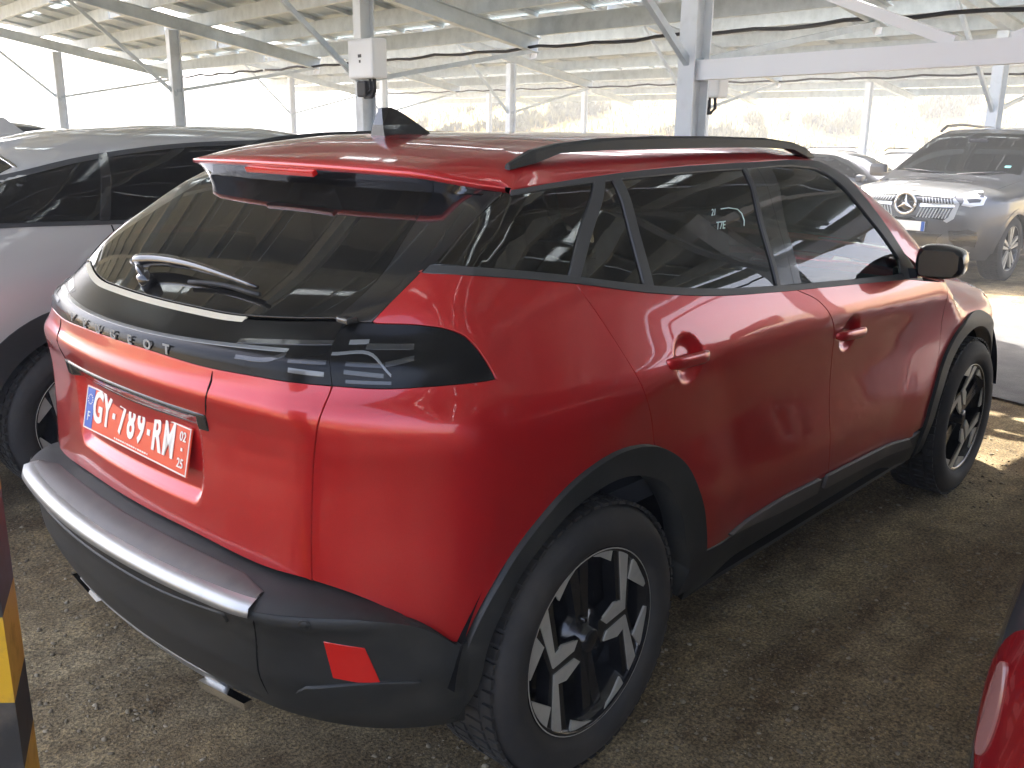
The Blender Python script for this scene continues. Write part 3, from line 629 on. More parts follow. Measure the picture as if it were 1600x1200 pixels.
# ------------------------------------------------------------------ the red crossover in the middle
def build_red():
    C = {k: [np.array(p) for p in v] for k, v in CURV.items()}
    car = thing('red_crossover', 'dusty red crossover with black roof rails, seen from its rear corner, in the middle', 'car')
    sk = lambda P, i: P[i:]
    def upto(P, x): return [p for p in P if p[0] <= x+1e-6]
    belt = cr(C['belt_lo'], .02); sqd = cr(C['seam_qd'], .02); sdd = cr(C['seam_dd'], .02)
    arch = cr(C['arch_out'], .02); lend = cr(C['lamp_end'], .012)
    ll = C['lamp_lo']
    # lower edge of the black band, made symmetrical about the centre line
    half = [np.array([-.708,0,1.068]), np.array([-.705,-.15,1.066]), np.array([-.682,-.349,1.058]), np.array([-.641,-.522,1.058]), np.array([-.576,-.642,1.055])]
    lampR = [half[-1], ll[6], ll[7], ll[8]]
    lo_half = cr(half, .02); lo_lamp = cr(lampR, .015)
    bump = C['bodybump']; bh = [np.array([-.706,0,.668])]+bump[4:]
    bumpc = cr(bh, .02)                                   # centre line -> right arch
    tgs = cr([half[-1]]+C['tg_seam'][1:], .02)
    kb = int(np.argmin([np.linalg.norm(p-tgs[-1]) for p in bumpc]))
    ks = int(np.argmin([np.linalg.norm(p-sqd[-1]) for p in arch]))
    kq = int(np.argmin([np.linalg.norm(p-sqd[0]) for p in belt]))
    kd = int(np.argmin([np.linalg.norm(p-sdd[0]) for p in belt]))
    dpil = cr(C['dpil'], .02)
    # ---- body sides
    both('quarter_panel', M['red'], outline(tgs, bumpc[kb:], arch[:ks+1], sqd[::-1], belt[:kq+1][::-1], dpil[::-1], lend[::-1], lo_lamp[::-1]), 'cyl', car, gap=.002, sp=.016)
    sill = cr(C['sill_hi'], .02); kl = int(np.argmin([np.linalg.norm(p-sdd[-1]) for p in sill]))
    for mi in (False, True):
        s = 1 if mi else -1
        d = panel('rear_door', M['red'], outline(sqd, arch[ks:], sill[:kl+1], sdd[::-1], belt[kq:kd+1][::-1]), 'side', parent=car, mirror=mi, fine=[(.362,.985,.075,.007)], sp=.03 if mi else .0145)
        e = panel('front_door', M['red'], outline(sdd, sill[kl:], cr([(2.06,-.86,.393),(2.19,-.866,.42),(2.195,-.87,.56),(2.215,-.867,.73),(2.18,-.867,.89),(2.165,-.84,.985)]), cr([(2.165,-.84,.985),(1.95,-.84,1.013),(1.79,-.83,1.036)]), belt[kd:][::-1]), 'side', parent=car, mirror=mi, fine=[(1.345,.905,.075,.007)], sp=.03 if mi else .0145)
        for door, hx, hz, tilt in ((d, .362, .985, -.07), (e, 1.345, .905, -.08)):
            hb = MB(); n = 18; V = []; Fc = []; m8 = 10
            for i in range(n+1):
                t = i/n; px = hx-.105+.21*t; pz = hz-.045*(px-hx)
                yb = Wside(np.array([px]), np.array([pz+.075]))[0]*.5+Wside(np.array([px]), np.array([pz-.075]))[0]*.5
                en = max(.0, 1-(2*t-1)**6)
                hh = .017*(.55+.45*en); dd = .010*(.35+.65*en); oc = yb+.004+.016*en
                for k in range(m8):
                    a_ = 2*PI*k/m8; ca, sa = math.cos(a_), math.sin(a_)
                    V.append((px, s*(oc+dd*math.copysign(abs(ca)**.7, ca)), pz+hh*math.copysign(abs(sa)**.7, sa)))
            for i in range(n):
                for k in range(m8): Fc.append((i*m8+k, (i+1)*m8+k, (i+1)*m8+(k+1) % m8, i*m8+(k+1) % m8))
            Fc += [tuple(range(m8)), tuple(n*m8+k for k in range(m8))]
            hb.add(V, Fc, True)
            hb.build('door_handle', M['red'], door)
        fd = [(2.165,-.84,.985),(2.18,-.867,.89),(2.215,-.867,.73),(2.195,-.87,.56),(2.19,-.866,.42)]
        far = [(2.605+.455*math.cos(a), -.86, .345+.455*math.sin(a)) for a in np.linspace(R(172), R(12), 24)]
        panel('front_fender', M['red'], outline(cr(fd), far, cr([(3.06,-.80,.44),(3.12,-.78,.60),(3.10,-.78,.80),(3.02,-.80,.93)]), cr([(3.02,-.80,.93),(2.75,-.80,.965),(2.45,-.80,.985),(2.165,-.84,.985)])), 'side', parent=car, mirror=mi)
        panel('front_arch_cladding', M['plastic'], outline([(2.605+.470*math.cos(a), -.86, .345+.470*math.sin(a)) for a in np.linspace(R(190), R(8), 40)], [(2.605+.40*math.cos(a), -.86, .345+.40*math.sin(a)) for a in np.linspace(R(8), R(190), 40)]), 'side', parent=car, mirror=mi, off=.014, depth=.06)
        ao = arch[:]; ai = cr(C['arch_in'], .02)
        ai = [p for p in ai if p[2] > .36]
        panel('rear_arch_cladding', M['plastic'], outline([np.array([-.47,-.83,.33])], ao, [np.array([.475,-.86,.30])], [np.array([.405,-.86,.30])], ai[::-1], [np.array([-.40,-.83,.30])]), 'side', parent=car, mirror=mi, off=.014, depth=.07)
        # sill, door cladding
        panel('sill', M['plastic'], outline([(.47,-.86,.425)], sill, [(2.12,-.86,.39),(2.17,-.86,.33),(2.16,-.86,.25)], [(.48,-.86,.25)]), 'side', parent=car, mirror=mi, off=.004, depth=.05)
        panel('door_cladding', M['shelf'], outline(cr([(.66,-.85,.405),(.80,-.85,.418),(1.0,-.85,.426),(1.255,-.85,.418)]), cr([(1.255,-.85,.362),(1.0,-.85,.372),(.80,-.85,.388)])), 'side', parent=car, mirror=mi, off=.016)
        panel('door_cladding', M['shelf'], outline(cr([(1.30,-.85,.418),(1.60,-.85,.408),(1.87,-.85,.396),(2.0,-.85,.385)]), cr([(2.05,-.85,.340),(1.70,-.85,.352),(1.30,-.85,.366)])), 'side', parent=car, mirror=mi, off=.018)
        # windows and trims
        bhi = cr(C['belt_hi'], .02); gt = cr(C['glass_top'], .02)
        def near(P, q): return int(np.argmin([np.linalg.norm(p-np.asarray(q)) for p in P]))
        strip('belt_trim', M['trim'], C['belt_hi'], C['belt_lo'], 'side', car, off=.005, mirror=mi, gap=0)
        strip('window_trim', M['trim'], C['roof_lo'], C['glass_top'], 'side', car, off=.004, mirror=mi, gap=0, sp=.02)
        strip('pillar_trim', M['trim'], C['cpil_a'], C['cpil_b'], 'side', car, off=.004, mirror=mi, gap=0)
        strip('window_divider', M['trim'], C['div_a'], C['div_b'], 'side', car, off=.004, mirror=mi, gap=0)
        strip('door_pillar', M['gloss'], C['bp_a'], C['bp_m'], 'side', car, off=.001, mirror=mi, gap=.001)
        strip('door_pillar', M['gloss'], C['bp_m'], C['bp_b'], 'side', car, off=.001, mirror=mi, gap=.001)
        strip('pillar_seal', M['trim'], [p+np.array([-.012,0,0]) for p in C['bp_a']], [p+np.array([.004,0,0]) for p in C['bp_a']], 'side', car, off=.004, mirror=mi, gap=0)
        panel('sail_panel', M['trim'], outline(C['sail']), 'side', parent=car, off=.003, mirror=mi, gap=0)
        def glassp(nm, mat, a, b, top0, top1, b0, b1):
            k0, k1 = near(gt, top0), near(gt, top1); j0, j1 = near(bhi, b0), near(bhi, b1)
            return panel(nm, mat, outline(cr(a, .03), bhi[j0:j1+1] if j0 < j1 else [], cr(b, .03)[::-1], gt[k0:k1+1][::-1]), 'side', parent=car, off=-.003, mirror=mi, gap=0, depth=.004, sp=.05)
        glassp('small_window', M['tint'], C['cpil_b'], C['div_a'], C['cpil_b'][0], C['div_a'][0], C['cpil_b'][-1], C['div_a'][-1])
        glassp('rear_door_window', M['tint'], C['div_b'], C['bp_a'], C['div_b'][0], C['bp_a'][0], C['div_b'][-1], C['bp_a'][-1])
        k0 = near(gt, C['bp_b'][0]); j0 = near(bhi, C['bp_b'][-1])
        panel('front_door_window', M['clear'], outline(cr(C['bp_b'], .03), bhi[j0:], gt[k0:][::-1]), 'side', parent=car, off=-.003, mirror=mi, gap=0, depth=.004, sp=.05)
        hs = cr(C['hatchseam'], .02)
        k1 = near(gt, C['cpil_a'][0]); j1 = near(bhi, C['cpil_a'][-1])
        panel('quarter_window', M['tint'], outline(hs, gt[:k1+1], cr(C['cpil_a'], .03), bhi[:j1+1][::-1]), 'cyl', parent=car, off=-.002, mirror=mi, gap=.001, depth=.01, sp=.05)
    # ---- tailgate
    tg = outline(mir(lo_half)[::-1], lo_half, tgs, bumpc[:kb+1][::-1], mir(bumpc[:kb+1]), mir(tgs)[::-1])
    tailgate = panel('tailgate', M['red'], tg, 'cyl', parent=car, sp=.0095, gap=.002)
    # black handle strip above the number plate, in the recess
    st = outline(cr([(-.685,.345,.952),(-.70,0,.957),(-.685,-.345,.952)], .03), cr([(-.685,-.345,.918),(-.70,0,.914),(-.685,.345,.918)], .03))
    strp = panel('handle_strip', M['gloss'], st, 'cyl', parent=tailgate, off=.004, gap=0, depth=.03)
    panel('strip_edge', M['lamp_grey'], outline(cr([(-.685,.34,.950),(-.70,0,.955),(-.685,-.34,.950)], .03), cr([(-.685,-.34,.9465),(-.70,0,.9515),(-.685,.34,.9465)], .03)), 'cyl', parent=tailgate, off=.0055, gap=0, depth=.004)
    for s in (1, -1):
        g = lambda y, z: np.array([-.69, s*y, z])
        panel('shut_groove', M['void'], outline(cr([g(-.376,1.052),g(-.366,1.00),g(-.350,.955)], .02), cr([g(-.353,.955),g(-.369,1.00),g(-.379,1.052)], .02)), 'cyl', parent=tailgate, off=.0016, gap=0, depth=.002)
    # black band with lettering
    wb = [np.array([-.62,0,1.145]), np.array([-.615,-.18,1.145]), np.array([-.598,-.314,1.145]), np.array([-.556,-.448,1.152]), np.array([-.512,-.56,1.162]), np.array([-.505,-.593,1.164])]
    wbc = cr(wb, .02)
    split = cr([wb[-1]]+[C['lampsplit'][1], C['lampsplit'][2]]+[half[-1]], .015)
    band = panel('light_band', M['band'], outline(mir(wbc)[::-1], wbc, split, lo_half[::-1], mir(lo_half), mir(split)[::-1]), 'cyl', parent=car, gap=.001, sp=.012)
    for mi in (False, True):
        lamp = panel('taillight', M['band'], outline(split[::-1], lend[::-1], lo_lamp[::-1]), 'cyl', parent=car, gap=.001, sp=.012, off=.002, mirror=mi)
        for nm, hw, mat in (('s1',.0034,'lamp_grey'),('s2',.0036,'lamp_grey'),('s3',.0034,'lamp_grey'),('s4',.004,'lamp_clear')):
            A, B = lineband(C[nm], hw); strip('lamp_blade', M[mat], A, B, 'cyl', band, off=.002, gap=0, depth=.004, mirror=mi)
        for nm, hw, mat in (('s5',.0035,'lamp_clear'),('s6',.0045,'lamp_grey'),('s7',.0036,'lamp_grey'),('s8',.004,'lamp_grey'),('s9',.004,'lamp_grey'),('s10',.003,'lamp_grey')):
            A, B = lineband(C[nm], hw); strip('lamp_blade', M[mat], A, B, 'cyl', lamp, off=.0035, gap=0, depth=.004, mirror=mi)
        A, B = lineband(C['lamp_line'], .002); strip('pale_strip', M['lamp_clear'], A, B, 'cyl', lamp, off=.004, gap=0, depth=.004, mirror=mi)  # thin paler line running on from the band into the lamp
    A, B = lineband([(-.66,.56,1.112),(-.70,.2,1.103),(-.70,-.2,1.103),(-.66,-.56,1.112)], .0022)
    strip('pale_strip', M['lamp_clear'], A, B, 'cyl', band, off=.003, gap=0, depth=.004)  # thin paler line along the band's crease
    # lettering on the band
    for ch, p in zip('PEUGEOT', C['letters']):
        me = text_mesh(ch, .030, .0010, 1.2, .0010)
        y = p[1]-.025
        q = project(to2d(np.array([[-.7, y, 1.0775]]), 'cyl'), 'cyl', -1, F, .0035)[0]; n = gradF(q[None])[0]
        mt = frame(q, Vector((-n[1], n[0], 0)), (0,0,1))
        me.transform(mt); link('letter', me, M['badge'], band)
    # ---- rear window
    hsR = cr(C['hatchseam'], .02); dp = cr(C['dpil'], .02)
    top = [np.array([-.08,-.631,1.405])]
    ger = cr([np.array([-.505,-.565,1.166])]+[np.array([-.402,-.578,1.231]), np.array([-.275,-.535,1.312]), np.array([-.115,-.47,1.41])], .03)
    gtop = cr([ger[-1], np.array([-.15,-.2,1.425]), np.array([-.155,0,1.427]), np.array([-.15,.2,1.425]), mir(ger)[-1]], .03)
    wb2 = [p+np.array([0,0,.006]) for p in cr(wb[:5], .02)]
    rw = panel('rear_window', M['rear_tint'], outline(mir(wb2)[::-1], wb2, ger, gtop, mir(ger)[::-1]), 'rear', parent=car, off=.001, gap=.001, depth=.006, sp=.03)
    kk = [p for p in dp]
    wing = outline(ger, [np.array([-.08,-.631,1.405])], hsR[::-1], dp[::-1], [np.array([-.490,-.60,1.166])])
    both('hatch_wing', M['gloss'], wing, 'rear', car, gap=.001, depth=.02)
    A = [p+np.array([0,0,.004]) for p in cr(mir(wb[1:5])[::-1]+wb[:5], .02)]; B = [p-np.array([0,0,.004]) for p in cr(mir(wb[1:5])[::-1]+wb[:5], .02)]
    panel('glass_seal', M['dust'], outline([p for p in A if p[1] > -.36], [p for p in B if p[1] > -.36][::-1]), 'rear', parent=car, off=.003, gap=0, depth=.004, label='dusty pale seal along the bottom of the rear window')
    # small hinge cap where the window meets the lamp
    hc = MB(); q = np.array(C['lampsplit'][0]); hc.box((q[0]-.004, q[1]-.012, q[2]+.006), (.03,.035,.012), bev=.004); hc.build('hinge_cap', M['lamp_grey'], car)
    hc = MB(); hc.box((q[0]+.016, -q[1]-.012, q[2]+.000), (.03,.035,.012), bev=.004); hc.build('hinge_cap', M['lamp_grey'], car)
    # wiper
    wp = []
    for p in cr(C['wiper'], .03):
        n = gradF(np.array([p]))[0]; wp.append(p+n*.03)
    wb_ = MB(); L = len(wp); wb_.tube(wp, [.008]+[.019*(1-.75*i/(L-1)) for i in range(1, L)], 10)
    wiper = wb_.build('wiper', M['gloss'], car)
    wl = [p+gradF(np.array([p]))[0]*.012 for p in cr(C['wblade'], .03)]
    b2 = MB(); b2.tube(wl, .0055, 6); b2.build('wiper_blade', M['rubber_seal'], wiper)
    q = C['wpivot'][0]; n = gradF(np.array([q]))[0]
    b3 = MB(); b3.tube([q, q+n*.035], [.022,.016], 14); b3.tube([q+n*.028, wp[0]*.6+wp[1]*.4], .010, 8); b3.build('wiper_pivot', M['gloss'], wiper)
    # ---- roof
    rl = cr(C['roof_lo'], .02)
    wse = cr([(1.44,-.50,1.49),(1.62,-.56,1.44),(1.85,-.62,1.33),(2.05,-.68,1.20),(2.15,-.73,1.09)], .03)
    hdr = cr([(1.44,-.50,1.49),(1.47,0,1.51),(1.44,.50,1.49)], .04)
    sps = cr([(-.066,-.632,1.408),(-.01,-.60,1.455),(.03,-.48,1.485),(.06,-.25,1.51),(.065,0,1.515)], .02)
    roof = outline(rl, [np.array([1.93,-.79,1.06])], wse[::-1], hdr, mir(wse), [np.array([1.93,.79,1.06])], mir(rl)[::-1], mir(sps), sps[::-1])
    panel('roof', M['red'], roof, 'sec', parent=car, gap=.0015, sp=.03)
    panel('windscreen', M['wind'], outline(wse[::-1], hdr, mir(wse), cr([(2.15,.73,1.09),(2.27,.4,1.10),(2.30,0,1.10),(2.27,-.4,1.10),(2.15,-.73,1.09)], .04)), 'sec', parent=car, off=-.002, gap=.001, depth=.005, sp=.06)
    panel('bonnet', M['red'], outline(cr([(2.30,0,1.05),(2.27,-.4,1.05),(2.17,-.72,1.02)], .04), cr([(2.17,-.72,1.02),(2.6,-.74,.97),(3.04,-.735,.95)], .04), cr([(3.04,-.735,.95),(3.22,-.5,.90),(3.28,0,.89),(3.22,.5,.90),(3.04,.735,.95)], .04), cr([(3.04,.735,.95),(2.6,.74,.97),(2.17,.72,1.02)], .04), cr([(2.17,.72,1.02),(2.27,.4,1.05),(2.30,0,1.05)], .04)), 'sec', parent=car, sp=.04)
    panel('front_bumper', M['red'], outline(cr([(3.02,-.80,.93),(3.25,-.5,.88),(3.35,0,.87),(3.25,.5,.88),(3.02,.80,.93)], .04), cr([(3.05,.80,.62),(3.08,.78,.30)], .04), cr([(3.08,.78,.30),(3.42,0,.30),(3.08,-.78,.30)], .04), cr([(3.08,-.78,.30),(3.05,-.80,.62)], .04)), 'front', parent=car, sp=.05)
    panel('front_grille', M['gloss'], outline(cr([(3.3,-.45,.78),(3.4,0,.80),(3.3,.45,.78)], .05), cr([(3.35,.4,.45),(3.4,0,.44),(3.35,-.4,.45)], .05)), 'front', parent=car, off=.004, sp=.05)
    for s in (1, -1):
        panel('headlight', M['white_lens'], outline([np.array([3.1,s*.76,.86]), np.array([3.25,s*.5,.84]), np.array([3.25,s*.5,.78]), np.array([3.1,s*.77,.76])]), 'front', parent=car, off=.004)
    # spoiler: upper skin, lower black skin, brake light
    ys = np.linspace(-1, 1, 33); rows = 9
    def sp_tail(t):
        a = abs(t); s = max(0., (a-.80)/.20)
        y = math.copysign(min(a, .80)*.62+.108*s, t)
        x = -.248+.034*(min(a, .8)/.8)**2+.160*s**1.15
        z = 1.449-.006*(min(a, .8)/.8)**2-.032*s
        return np.array([x, y, z])
    def sp_front(t):
        a = abs(t); y = .632*t
        x = np.interp(a, [0,.4,.76,.95,1],[.12,.115,.085,.03,-.060])
        q = project(np.array([[x, math.atan2(y, (1.50-.85) if a < .9 else (1.46-.85 if a < .97 else 1.408-.85))*.65]]), 'sec', -1, F)[0]
        return q
    V = []; Fc = []
    for t in ys:
        A = sp_front(t); B = sp_tail(t)
        for k in range(rows):
            s = k/(rows-1); p = A*(1-s)+B*s; p[2] += .012*math.sin(PI*s)*(1-abs(t)**4)+.002; V.append(p)
        p = B.copy(); p += np.array([.001,0,-.008]); V.append(p)
        p = B.copy(); p += np.array([.012,0,-.013]); V.append(p)
    nr = rows+2
    for i in range(len(ys)-1):
        for k in range(nr-1): Fc.append((i*nr+k, (i+1)*nr+k, (i+1)*nr+k+1, i*nr+k+1))
    spo = link('spoiler', mesh('spoiler', V, Fc, True), M['red'], car)
    V = []; Fc = []; n2 = 4
    for t in ys:
        B = sp_tail(t)+np.array([.010,0,-.012]); 
        y = B[1]*.985
        q = project(np.array([[y, 1.395 if abs(t) < .9 else 1.40]]), 'rear', -1, F)[0]+np.array([.01,0,.0])
        for k, s in enumerate((0, .35, .7, 1)):
            p = B*(1-s)+q*s; p[2] -= .006*math.sin(PI*s)*0; V.append(p)
    for i in range(len(ys)-1):
        for k in range(n2-1): Fc.append((i*n2+k, (i+1)*n2+k, (i+1)*n2+k+1, i*n2+k+1))
    link('spoiler_underside', mesh('spoiler_underside', V, Fc, True), M['gloss'], spo)
    bl = MB(); bl.box((-.246,.0,1.430), (.016,.30,.014), Matrix.Rotation(-.5, 4, 'Y'), .003); bl.build('brake_light', M['red_lens'], spo)
    # roof rails and aerial fin
    for s in (1, -1):
        xs = [-.02,.06,.15,.32,.55,.85,1.15,1.33,1.43,1.50]
        zt = [1.470,1.493,1.507,1.519,1.525,1.525,1.520,1.507,1.489,1.462]
        V = []; Fc = []; n = len(xs)
        for i, (x, z) in enumerate(zip(xs, zt)):
            base = project(np.array([[x, math.atan2(s*.575, .63)*.65]]), 'sec', -1, F)[0][2]
            e = min(i, n-1-i)
            zb = base-.004 if e < 2 else base+.014
            if e == 0: z = base+.010
            hw = .018 if e else .008
            z = max(z, zb+.012)
            for dy, zz in ((-hw, zb), (-hw*.9, z-.006), (-hw*.45, z), (hw*.45, z), (hw*.9, z-.006), (hw, zb)): V.append((x, s*.578+dy, zz))
        for i in range(n-1):
            for k in range(6): Fc.append((i*6+k, (i+1)*6+k, (i+1)*6+(k+1) % 6, i*6+(k+1) % 6))
        Fc += [tuple(range(6)), tuple((n-1)*6+k for k in range(6))]
        mb = MB(); mb.add(V, Fc); mb.build('roof_rail', M['plastic'], car)
    V = []; Fc = []
    for (x, z, hw) in ((.075,1.50,.030),(.072,1.560,.012),(.082,1.592,.007),(.125,1.594,.006),(.155,1.578,.008),(.23,1.535,.010),(.265,1.50,.012)): V += [(x,-hw,z),(x,hw,z)]
    nV = len(V)//2
    base = [(.075,-.030,1.505),(.27,-.012,1.51),(.27,.012,1.51),(.075,.030,1.505)]
    fin = MB()
    prof = [(.072,1.500),(.074,1.545),(.084,1.590),(.118,1.592),(.150,1.580),(.205,1.548),(.262,1.512),(.262,1.50)]
    hwz = lambda z: .030*max(0, (1.595-z)/.095)**.8+.004
    V = [(x, -hwz(z), z) for x, z in prof]+[(x, hwz(z), z) for x, z in prof]; k = len(prof)
    Fc = [tuple(range(k)), tuple(range(2*k-1, k-1, -1))]+[(i, i+1, k+i+1, k+i) for i in range(k-1)]
    fin.add(V, Fc); fin.build('aerial_fin', M['gloss'], car)
    # ---- rear bumper
    lipz = .606
    def fb(y, z): return project(to2d(np.array([[-.75, y, z]]), 'cyl'), 'cyl', -1, FB)[0]
    Lr = cr([np.array(fb(y, lipz)) for y in np.linspace(0, -.60, 14)]+[np.array(C['lip2'][1]), np.array(C['lip2'][2]), np.array(C['lip2'][3]), np.array([-.49,-.815,.56]), np.array([-.43,-.835,.51])], .02)
    # cover: right half outline then mirrored left half
    archb = [(-.385,-.84,.50),(-.395,-.84,.44),(-.405,-.84,.38),(-.415,-.84,.30)]
    bot = cr([(-.415,-.84,.285),(-.56,-.75,.30),(-.68,-.58,.335),(-.73,-.4,.335),(-.75,0,.335)], .03)
    half_out = Lr+[np.array(p) for p in archb]+bot
    bumper = panel('rear_bumper', M['plastic'], outline(half_out, mir(half_out)[::-1]), 'cyl', FB, car, gap=.001, sp=.02, depth=.03)
    # upper shelf between the lip and the body, ruled in rows
    nY = 48
    def at(P, t):
        P = np.asarray(P); d = np.r_[0, np.cumsum(np.linalg.norm(np.diff(P, axis=0), axis=1))]; d /= d[-1]
        return np.array([np.interp(t, d, P[:,k]) for k in range(3)])
    V = []; Fc = []; rw_ = 7
    for side in (1, -1):
        T = np.linspace(1, 0, nY) if side == 1 else np.linspace(0, 1, nY)[1:]
        for t in T:
            A = at(Lr, t); B = at(bumpc, t**1.0)+np.array([.03,0,-.004]) if t < .9 else at(bumpc, t)+np.array([.02*(1-t)*10,0,-.004])
            if side == 1: A = A*np.array([1,-1,1]); B = B*np.array([1,-1,1])
            for k in range(rw_):
                s = k/(rw_-1); p = A*(1-s)+B*s; p[2] += .010*math.sin(PI*min(1, s*1.0))*(1 if t < .8 else (1-t)*5)*(1-s); V.append(p)
    ncol = 2*nY-1
    for i in range(ncol-1):
        for k in range(rw_-1): Fc.append((i*rw_+k, (i+1)*rw_+k, (i+1)*rw_+k+1, i*rw_+k+1))
    shelf = MB(); shelf.add(V, Fc, True); shelf.build('bumper_shelf', M['plastic'], bumper)
    # lighter raised insert on the shelf
    V = []; Fc = []
    cols = [i for i in range(ncol)]
    allV = np.array(shelf.v).reshape(ncol, rw_, 3)
    sel = [i for i in range(ncol) if abs(allV[i,0,1]) < .565]
    for i in sel:
        a, b = allV[i,0], allV[i,-1]; e = max(0, abs(a[1])-.48)/.085
        for s in (.16+.0*e, .16+.03, .55-.25*e, .60-.25*e):
            p = np.array([np.interp(s, np.linspace(0,1,rw_), allV[i,:,k]) for k in range(3)]); p[2] += .0045 if s not in (.16, .60-.25*e) else .001; V.append(p)
    for i in range(len(sel)-1):
        for k in range(3): Fc.append((i*4+k, (i+1)*4+k, (i+1)*4+k+1, i*4+k+1))
    link('shelf_insert', mesh('shelf_insert', V, Fc, True), M['shelf'], bumper)
    # satin strip along the lip
    lipA = [fb(y, lipz+.012)+np.array([0,0,.0]) for y in np.linspace(.585,-.585,50)]
    V = []; Fc = []
    for y in np.linspace(.60, -.572, 60):
        a = fb(y, lipz-.010); n = gradF(a[None], FB)[0]; n[2] = 0; n /= np.linalg.norm(n)
        b = fb(y, lipz+.004)
        V += [a+n*.002-np.array([0,0,.004]), a+n*.008, b+n*.010+np.array([0,0,.004]), b-n*.014+np.array([0,0,.011]), b-n*.062+np.array([0,0,.016])]
    for i in range(59):
        for k in range(4): Fc.append((i*5+k, (i+1)*5+k, (i+1)*5+k+1, i*5+k+1))
    link('lip_strip', mesh('lip_strip', V, Fc, True), M['satin'], bumper)
    # crease moulding under the lip
    for s in (1, -1):
        panel('fog_reflector', M['red_lens'], outline([np.array([p[0], -s*p[1]*-1 if s > 0 else p[1], p[2]]) if False else np.array([p[0], s*abs(p[1]), p[2]]) for p in C['fog']]), 'cyl', FB, bumper, off=.004, gap=0, sp=.012)
        panel('lower_lip', M['plastic'], outline(cr([(-.66,s*.64,.435),(-.60,s*.735,.452),(-.54,s*.775,.450),(-.49,s*.80,.443)], .02), cr([(-.49,s*.80,.437),(-.56,s*.765,.418),(-.64,s*.70,.412),(-.67,s*.62,.418)], .02)), 'cyl', FB, bumper, off=.010, gap=0, sp=.02)
        panel('bumper_seam', M['void'], outline(cr([(-.74,s*.578,.598),(-.72,s*.548,.45),(-.70,s*.545,.385)], .02), cr([(-.70,s*.542,.385),(-.72,s*.545,.45),(-.74,s*.575,.598)], .02)), 'cyl', FB, bumper, off=.0006, gap=0, depth=.002)
        for y0 in (.705, .30):
            q = fb(s*y0, .592 if y0 > .5 else .545); n = gradF(q[None], FB)[0]
            mb = MB(); mb.lathe([(0,.0015),(.0085,.0015),(.0095,.0),(.0125,.002),(.0135,.0)], 20, Matrix.Translation(Vector(q)) @ Vector(n).to_track_quat('-Y', 'Z').to_matrix().to_4x4()); mb.build('parking_sensor', M['plastic'], bumper)
    gA = [(-.78,.56,.575),(-.80,.3,.560),(-.80,0,.556),(-.80,-.3,.560),(-.77,-.50,.578)]
    V = []
    panel('bumper_moulding', M['plastic'], outline(cr(gA, .03), [np.array([p[0], p[1], p[2]-.020]) for p in cr(gA, .03)][::-1]), 'cyl', FB, bumper, off=.006, gap=0, sp=.03)
    # skid plate and exhaust trims under the cover
    sk_ = outline(cr([(-.70,-.34,.345),(-.74,0,.345),(-.70,.34,.345)], .03), cr([(-.66,.34,.29),(-.70,0,.285),(-.66,-.34,.29)], .03))
    panel('skid_plate', M['satin'], sk_, 'cyl', FB, bumper, off=.004, gap=0)
    for s in (1, -1):
        mb = MB(); a = fb(s*.28, .300)+np.array([-.008,0,-.008]); b = fb(s*.47, .315)+np.array([-.008,0,-.008])
        mb.bar(a+np.array([-.004,0,0]), b+np.array([-.004,0,0]), .022, .018); mb.build('exhaust_trim', M['chrome'], bumper)
    ub = outline(half_out and [np.array([-.462,-.84,.29])]+[np.array([-.75,0,.34])]) if False else None
    # ---- dark inside: underbody, wheel housings, shell behind the shut lines
    ub = MB(); ub.box((1.30,0,.46), (3.5,1.10,.44)); ub.box((-.44,0,.50), (.24,1.00,.36)); ub.box((1.30,0,.36), (1.60,1.60,.20)); ub.box((3.05,0,.5),(.4,1.3,.4)); ub.build('underbody', M['void'], car)
    fl = MB(); fl.box((1.0,0,.62), (2.4,1.52,.06)); fl.build('cabin_floor', M['cloth'], car)
    for mi in (False, True):
        panel('inner_shell', M['void'], outline([(.5,-.8,.30)], [(.47*math.cos(a), -.8, .345+.47*math.sin(a)) for a in np.linspace(R(-5), R(185), 30)], [(-.50,-.8,.60),(-.45,-.8,1.0),(-.35,-.8,1.22),(.0,-.8,1.20),(.5,-.8,1.12),(1.0,-.8,1.09),(1.8,-.8,1.03),(2.15,-.8,.96),(3.0,-.8,.90),(3.05,-.8,.42)], [(2.605+.47*math.cos(a), -.8, .345+.47*math.sin(a)) for a in np.linspace(R(10), R(185), 30)]), 'side', parent=car, off=-.022, gap=0, mirror=mi, sp=.08)
        s = 1 if mi else -1
        for ax in (0, 2.605):
            mb = MB(); n = 40
            V = []; Fc = []
            for i in range(n+1):
                a = R(8)+R(164)*i/n
                for yy in (.845, .62, .56): V.append((ax+(.45 if yy > .6 else .2)*math.cos(a), s*yy, .345+(.45 if yy > .6 else .2)*math.sin(a)))
            for i in range(n):
                for k in range(2): Fc.append((i*3+k, (i+1)*3+k, (i+1)*3+k+1, i*3+k+1))
            mb.add(V, Fc); mb.build('wheel_housing', M['void'], car)
    panel('inner_shell', M['void'], outline(cr([(-.55,.62,1.10),(-.65,0,1.13),(-.55,-.62,1.10)], .06), cr([(-.45,-.80,1.0),(-.46,-.80,.60)], .06), cr([(-.6,-.6,.56),(-.65,0,.56),(-.6,.6,.56)], .06), cr([(-.46,.80,.60),(-.45,.80,1.0)], .06)), 'cyl', parent=car, off=-.022, gap=0, sp=.06)
